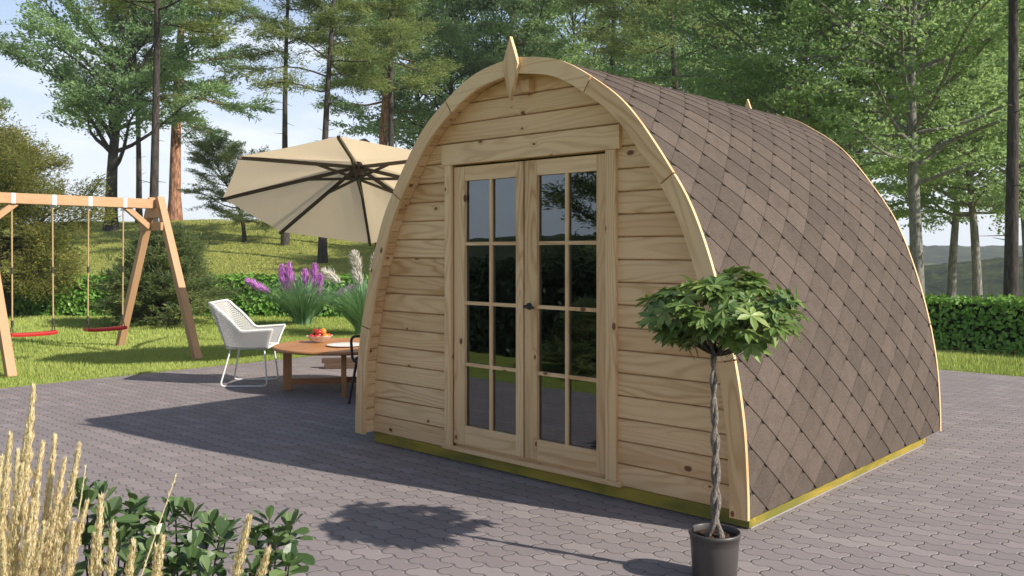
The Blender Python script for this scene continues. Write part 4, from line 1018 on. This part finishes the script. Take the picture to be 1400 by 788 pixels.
# ------------------------------------------------------------------ potted braided tree
PT = thing('potted_tree', 'small braided trunk tree with flat leafy crown in a dark grey pot', 'potted tree', (*at(977, 3.755), 0))
mb = MB(); mb.lathe([(0.001, 0.0), (0.088, 0.0), (0.092, 0.006), (0.101, 0.150), (0.1025, 0.166), (0.104, 0.168), (0.1045, 0.186), (0.1085, 0.188), (0.110, 0.196), (0.1085, 0.204), (0.1045, 0.205), (0.1015, 0.200), (0.099, 0.172)], seg=64); mb.build('pot', POTMAT, PT)
so_ = MB(); rr_ = np.linspace(0.001, 0.100, 9); sg = 36; V = np.array([(r_ * math.cos(2 * math.pi * k / sg), r_ * math.sin(2 * math.pi * k / sg), 0.178 + random.uniform(-.004, .005)) for r_ in rr_ for k in range(sg)])
f = np.array([[i * sg + j, i * sg + (j + 1) % sg, (i + 1) * sg + (j + 1) % sg, (i + 1) * sg + j] for i in range(8) for j in range(sg)]); so_.add(V, f, None, .5, False); so_.build('soil', SOIL, PT)
tk = MB(); z = np.linspace(0.165, 0.965, 110); NT = 2; turns = 3.1
for k in range(NT):
    w = (z - 0.165) / 0.8; R_ = 0.0120 - 0.0050 * w + 0.018 * np.exp(-(w / 0.06) ** 2); an = 2 * math.pi * (turns * w ** 1.05 + k / NT)
    tk.tube(np.stack([R_ * np.cos(an) + 0.006 * np.sin(w * 5), R_ * np.sin(an), z], 1), 0.0135 - 0.0065 * w + 0.0014 * np.sin(w * 61 + k), 10)
tk.build('trunk', BARK_BRAID, PT)
r = np.random.default_rng(52); brn = MB(); tips = []
for k in range(15):
    an = k * 2.4 + r.uniform(-.3, .3); rad_ = r.uniform(0.10, 0.30); ht = r.uniform(1.04, 1.20) - 0.25 * rad_
    o0 = np.array([0.005, 0, 0.955]); e0 = np.array([rad_ * math.cos(an), rad_ * math.sin(an), ht]); mid = o0 * 0.45 + e0 * 0.55 + [0, 0, -0.03]
    q = np.linspace(0, 1, 8)[:, None]; P_ = (1 - q) ** 2 * o0 + 2 * q * (1 - q) * mid + q ** 2 * e0; brn.tube(P_, np.linspace(0.0085, 0.003, 8), 6)
    for _ in range(3):
        e1 = e0 + r.normal(0, 0.07, 3) * [1, 1, 0.6]; brn.tube([P_[5], (P_[5] + e1) / 2 + [0, 0, -.01], e1], [0.004, 0.003, 0.0018], 5); tips.append(e1)
brn.build('branches', BARK_DARK, PT)
cr = MB(); pet = MB()
n_l = 280; ph = r.uniform(0, 6.283, n_l); rr_ = np.sqrt(r.uniform(0, 1, n_l)); up_ = r.uniform(-1, 1, n_l)
shellz = np.where(up_ > -0.2, 1, -1) * np.sqrt(np.clip(1 - rr_ ** 2, 0, 1))
cx_ = 0.325 * rr_ * np.cos(ph); cy_ = 0.325 * rr_ * np.sin(ph); lump = 0.03 * np.sin(cx_ * 21 + 1) + 0.02 * np.sin(cy_ * 19)
cz_ = 1.110 + np.where(shellz > 0, 0.165, 0.050) * shellz * r.uniform(0.55, 1.0, n_l) ** 0.5 + lump + r.normal(0, 0.012, n_l)
for k in range(n_l):
    c = np.array([cx_[k], cy_[k], cz_[k]]); outw = np.array([cx_[k], cy_[k], (cz_[k] - 1.06) * 1.3 + 0.05]); outw /= np.linalg.norm(outw)
    Nn = unit(outw * 0.55 + np.array([0, 0, 0.85]) + r.normal(0, 0.38, 3)); fwd = unit(np.cross(np.cross(Nn, unit(outw * [1, 1, 0] + r.normal(0, .3, 3))), Nn))
    sd = np.cross(Nn, fwd); nl = r.choice([6, 7]); Ls = r.uniform(0.058, 0.085); dr_ = r.uniform(-0.10, 0.26); shade = r.uniform(0, 1); c = c + np.array([RT[0], RT[1], 0]) * 0.03
    an = np.linspace(-2.35, 2.35, nl) + r.normal(0, .07, nl); D = np.cos(an)[:, None] * fwd + np.sin(an)[:, None] * sd - dr_ * Nn
    ln = Ls * (0.72 + 0.28 * np.cos(an / 2) ** 2) * 1.1
    cr.cards(np.array([(0, 0, 0), (0.30, .38, .05), (0.62, .5, .03), (1, 0, -.07), (0.62, -.5, .03), (0.30, -.38, .05), (0.5, 0, -0.02)]), OVF, np.repeat(c[None], nl, 0), D, np.repeat(Nn[None], nl, 0), ln, ln * 0.38, np.clip(shade * .7 + r.uniform(0, .3, nl), 0, 1))
    inn = np.array([cx_[k] * 0.55, cy_[k] * 0.55, cz_[k] - 0.075]); pet.tube([inn, c], 0.0013, 4, False)
cr.build('leaves', L_PALM, PT); pet.build('leaf_stalks', L_SHRUB, PT)

# ------------------------------------------------------------------ pampas clumps
def plume(mb, p0, d, L, Wd, n, r, fl=0.9):
    d = d / np.linalg.norm(d); t = r.uniform(0, 1, n); env = np.sin(np.pi * np.clip(t * 0.86 + 0.12, 0, 1)) ** 0.8
    rv = r.normal(0, 1, (n, 3)); rv -= d * (rv @ d)[:, None]; rv = unit(rv)
    c = p0 + d * (t * L)[:, None] + rv * (env * Wd * 0.22 * r.uniform(0, 1, n))[:, None]
    D = d * 1.0 + rv * fl * r.uniform(0.3, 1.0, n)[:, None]
    mb.cards(RH, RHF, c, D, rv + r.normal(0, .5, (n, 3)), Wd * 0.60 * (0.4 + env) * r.uniform(.4, 1.4, n), Wd * 0.085, r.uniform(0, 1, n))
def pampas(u, D, nbld, hb, plumes, pm, label, seed):
    r = np.random.default_rng(seed); p = at(u, D); o = thing('pampas_grass', label, 'ornamental grass', (*p, -0.03)); mb = MB()
    az = r.uniform(0, 6.283, nbld); ln = hb * r.uniform(0.55, 1.15, nbld); lean = r.uniform(0.05, 1.05, nbld)
    for k in range(nbld):
        q = np.linspace(0, 1, 6); b0 = np.array([0.16 * math.cos(az[k]) * r.uniform(0, 1), 0.16 * math.sin(az[k]) * r.uniform(0, 1), 0])
        P_ = b0 + np.stack([np.cos(az[k]) * lean[k] * ln[k] * q ** 1.6, np.sin(az[k]) * lean[k] * ln[k] * q ** 1.6, ln[k] * (q - 0.28 * lean[k] * q ** 2.5)], 1)
        sd = np.array([-math.sin(az[k]), math.cos(az[k]), 0]); wv = 0.0055 * (1 - q ** 2) + 0.002
        V = np.concatenate([P_ - sd * wv[:, None], P_ + sd * wv[:, None]]); f = np.array([[j, j + 1, j + 7, j + 6] for j in range(5)]); mb.add(V, f, None, r.uniform(0, 1))
    mb.build('blades', L_PAMPAS, o)
    for pu, pv0, pv1, du in plumes:                                    # plume root height, tip height, sideways start and lean in metres
        base = np.array([RT[0] * pu, RT[1] * pu, pv0]); tip = base + np.array([RT[0] * du, RT[1] * du, pv1 - pv0]); mb = MB(); L_ = np.linalg.norm(tip - base)
        plume(mb, base, tip - base, L_, 0.15, 620, r, 0.8 if pm is L_PURPLE else 1.25); pl_ = mb.build('plume', pm, o)
        st_ = MB(); st_.tube([(base * [0.15, 0.15, 0]), base * [0.7, 0.7, 0.6], base], 0.006, 5); st_.build('stalk', L_PAMPAS, pl_)
    return o
pampas(414, 16.6, 1500, 0.95, [(-0.34, 0.66, 1.16, -0.06), (-0.22, 0.58, 1.20, -0.04), (-0.28, 0.62, 1.02, 0.06), (0.06, 0.74, 1.06, -0.02), (0.20, 0.70, 1.18, 0.03), (0.28, 0.55, 0.98, 0.06), (0.60, 0.62, 0.76, 0.50), (-0.62, 0.66, 0.88, -0.44)], L_PURPLE, 'blue green grass clump with purple plumes before the hedge', 61)
pampas(500, 14.8, 1600, 0.95, [(-0.42, 0.90, 1.10, -0.30), (-0.10, 1.05, 1.42, -0.10), (-0.08, 0.85, 1.12, -0.10), (0.12, 1.0, 1.4, 0.08)], L_WHITE, 'blue green grass clump with white plumes beside the pod edge', 62)

# ------------------------------------------------------------------ foreground planting
def reed(label, stems, seed, base_u, base_D):
    """stems: (u, v_top, D) tips of the feathery plumes as bearings; each stem rises from the clump's foot"""
    r = np.random.default_rng(seed); pb = at(base_u, base_D); o = thing('feather_grass', label, 'ornamental grass', (*pb, -0.01)); O_ = np.array([*pb, -0.01])
    for u, v, D, Lp in stems:
        p = at(u, D); tip = np.array([*p, CAM[2] - (v - HOR) / FPX * D]) - O_; foot = np.array([tip[0] * 0.45, tip[1] * 0.45, 0]) + r.normal(0, .03, 3) * [1, 1, 0]
        q = np.linspace(0, 1, 9)[:, None]; P_ = foot + (tip - foot) * q + np.array([RT[0], RT[1], 0]) * (-0.03 * np.sin(q * math.pi))
        mb = MB(); d = unit(P_[-1] - P_[-3]); n = int(2300 * Lp / 0.35); t = r.uniform(0, 1, n) ** 0.85
        env = np.clip(np.sin(np.pi * (0.10 + 0.90 * (1 - (1 - t) ** 1.4))) ** 0.6, 0.12, 1); tt = 1 - Lp / np.linalg.norm(tip - foot) * (1 - t)
        c = np.stack([np.interp(tt, q[:, 0], P_[:, k]) for k in range(3)], 1); rv = r.normal(0, 1, (n, 3)); rv -= d * (rv @ d)[:, None]; rv = unit(rv)
        clus = 0.6 + 0.4 * np.sin(t * 46 + r.uniform(0, 6)); c = c + rv * (0.0105 * env * clus * r.uniform(0, 1, n) ** 0.5)[:, None]
        mb.cards(RH, RHF, c, d + rv * 0.30 + r.normal(0, .08, (n, 3)), rv, 0.0145 * r.uniform(.6, 1.4, n), 0.0026, r.uniform(0, 1, n)); pl_ = mb.build('plume', L_STRAW, o)
        sm_ = MB(); sm_.tube(P_, np.linspace(0.0026, 0.0012, 9), 5, rnd=r.uniform(0, 1)); sm_.build('stem', L_STEM, pl_)
    bl = MB()
    for k in range(70):
        an = r.uniform(0, 6.28); ln = r.uniform(0.3, 0.6); le = r.uniform(.2, .7); q = np.linspace(0, 1, 6)
        P_ = np.stack([np.cos(an) * (.05 + le * ln * q ** 1.5), np.sin(an) * (.05 + le * ln * q ** 1.5), ln * (q - .4 * le * q ** 2)], 1); sd = np.array([-math.sin(an), math.cos(an), 0]); w = 0.004 * (1 - q ** 2) + .0006
        bl.add(np.concatenate([P_ - sd * w[:, None], P_ + sd * w[:, None]]), np.array([[j, j + 1, j + 7, j + 6] for j in range(5)]), None, r.uniform(0, 1))
    bl.build('blades', L_STEM, o); return o
S1 = [(46, 532, 2.15, .34), (14, 598, 2.05, .36), (58, 610, 2.2, .34), (108, 612, 2.1, .38), (88, 632, 2.3, .30), (70, 655, 2.15, .30), (30, 640, 2.0, .34), (2, 630, 2.1, .36), (45, 690, 2.0, .30), (-12, 600, 2.2, .36), (20, 700, 2.1, .3), (85, 690, 2.2, .3), (-5, 690, 2.0, .3), (60, 720, 1.95, .28), (100, 720, 2.1, .28), (12, 660, 2.15, .32), (38, 580, 2.25, .34), (52, 665, 2.1, .3), (75, 600, 2.3, .32), (24, 620, 2.3, .32), (95, 665, 2.2, .3), (5, 740, 1.95, .24), (40, 745, 1.9, .24), (80, 745, 2.0, .24), (118, 690, 2.2, .26), (-20, 650, 2.1, .34)]
reed('dense clump of tall straw coloured feather grass filling the lower corner', S1, 71, 30, 2.2)
S2 = [(138, 683, 1.95, .24), (155, 722, 1.9, .20), (130, 735, 2.0, .2), (222, 738, 1.9, .16), (215, 752, 1.95, .16), (340, 712, 1.85, .20), (366, 755, 1.85, .14), (182, 745, 1.9, .18)]
reed('sparse low feather grass plumes standing among the dark leaved shrubs', S2, 72, 200, 2.0)
# two bare arching straw stalks belong to the second clump
r = np.random.default_rng(73)
for nm, u0, u1, v1, D in (('bare_stalk', 196, 240, 652, 2.1), ('bare_stalk', 96, 117, 640, 2.2)):
    p0 = at(u0, D); p1 = at(u1, D); tip = np.array([*p1, CAM[2] - (v1 - HOR) / FPX * D]); zz = CAM[2] - (788 - HOR) / FPX * D; k0 = np.array([*p0, zz]); foot = k0 + (k0 - tip) / (tip[2] - zz) * zz
    P_ = np.array([foot + (tip - foot) * q + np.array([0, 0, 0.02 * math.sin(q * 3.14)]) for q in np.linspace(0, 1, 10)]); mb = MB(); mb.tube(P_ - foot, np.linspace(0.003, 0.0012, 10), 6)
    n = 120; t = r.uniform(.55, 1, n); c = np.stack([np.interp(t, np.linspace(0, 1, 10), P_[:, k]) for k in range(3)], 1) - foot; dd = unit(tip - foot); mb.cards(RH, RHF, c, dd + r.normal(0, .12, (n, 3)), r.normal(0, 1, (n, 3)), 0.014, 0.0025, r.uniform(0, 1, n))
    o = mb.build('grass_stalk', L_STRAW); o.location = foot; tag(o, 'single arching straw stalk leaning across the ' + ('middle dark leaved shrub' if u0 > 150 else 'leftmost dark leaved shrub'), 'grass stalk')

def shrub(label, spots, seed, bu, bD):
    r = np.random.default_rng(seed); pb = at(bu, bD); o = thing('shrub', label, 'shrub', (*pb, -0.01)); O_ = np.array([*pb, -0.01]); tw = MB(); lf = MB()
    for u, v, D, nl in spots:
        p = at(u, D); tip = np.array([*p, CAM[2] - (v - HOR) / FPX * D]) - O_; foot = np.array([tip[0] * .25, tip[1] * .25, 0]); mid = (foot + tip) / 2 + np.array([tip[0] * -.12, tip[1] * -.12, 0.04])
        q = np.linspace(0, 1, 9)[:, None]; P_ = (1 - q) ** 2 * foot + 2 * q * (1 - q) * mid + q ** 2 * tip; tw.tube(P_, np.linspace(.006, .0022, 9), 6)
        ax = unit(P_[-1] - P_[-3] + r.normal(0, .02, 3)); 
        for whorl, (back, el0) in enumerate(((0.0, 0.95), (0.014, 0.5), (0.035, 0.15), (0.075, -0.1))):
            m = max(3, nl // 2 - whorl); an = np.arange(m) * 2.4 + r.uniform(0, 6); a1 = unit(np.cross(ax, [0.3, 0.2, 1.0])); a2 = np.cross(ax, a1)
            radial = np.cos(an)[:, None] * a1 + np.sin(an)[:, None] * a2; el = el0 + r.normal(0, .2, m); D_ = radial * np.cos(el)[:, None] + ax * np.sin(el)[:, None]
            Nn = ax * np.cos(el)[:, None] - radial * np.sin(el)[:, None] + r.normal(0, .15, (m, 3)); L_ = r.uniform(.050, .078, m) * (0.75 if whorl == 0 else 1.0)
            lf.cards(OBO, OBF, np.repeat((tip - ax * back)[None], m, 0) + radial * .004, D_, Nn, L_, L_ * .56, np.clip(r.uniform(0, .85, m), 0, 1))
    tw.build('twigs', BARK_DARK, o); lf.build('leaves', L_SHRUB, o); return o
GS = 'dark leaved shrubs in the foreground bed'
shrub('dark leaved shrub tight against the tall straw grass clump', [(118, 690, 2.45, 10), (140, 680, 2.55, 9), (150, 706, 2.4, 10), (180, 698, 2.5, 8), (125, 735, 2.4, 10), (165, 740, 2.35, 8), (185, 690, 2.6, 7), (110, 670, 2.55, 7), (190, 712, 2.5, 6)], 81, 140, 2.5)['group'] = GS
shrub('dark leaved shrub in the middle with a mounded top', [(240, 700, 2.5, 9), (262, 708, 2.5, 9), (225, 715, 2.45, 9), (285, 722, 2.5, 8), (300, 735, 2.45, 9), (215, 740, 2.4, 10), (262, 750, 2.35, 9), (262, 770, 2.3, 10), (205, 762, 2.3, 9), (235, 778, 2.3, 9), (180, 775, 2.25, 10), (312, 722, 2.55, 7), (285, 785, 2.25, 8)], 82, 250, 2.45)['group'] = GS
shrub('dark leaved shrub furthest from the straw grass with upright rosettes', [(368, 712, 2.45, 9), (398, 720, 2.45, 9), (350, 740, 2.4, 9), (378, 738, 2.4, 8), (370, 770, 2.35, 9), (395, 775, 2.35, 9), (345, 785, 2.3, 8)], 83, 360, 2.42)['group'] = GS
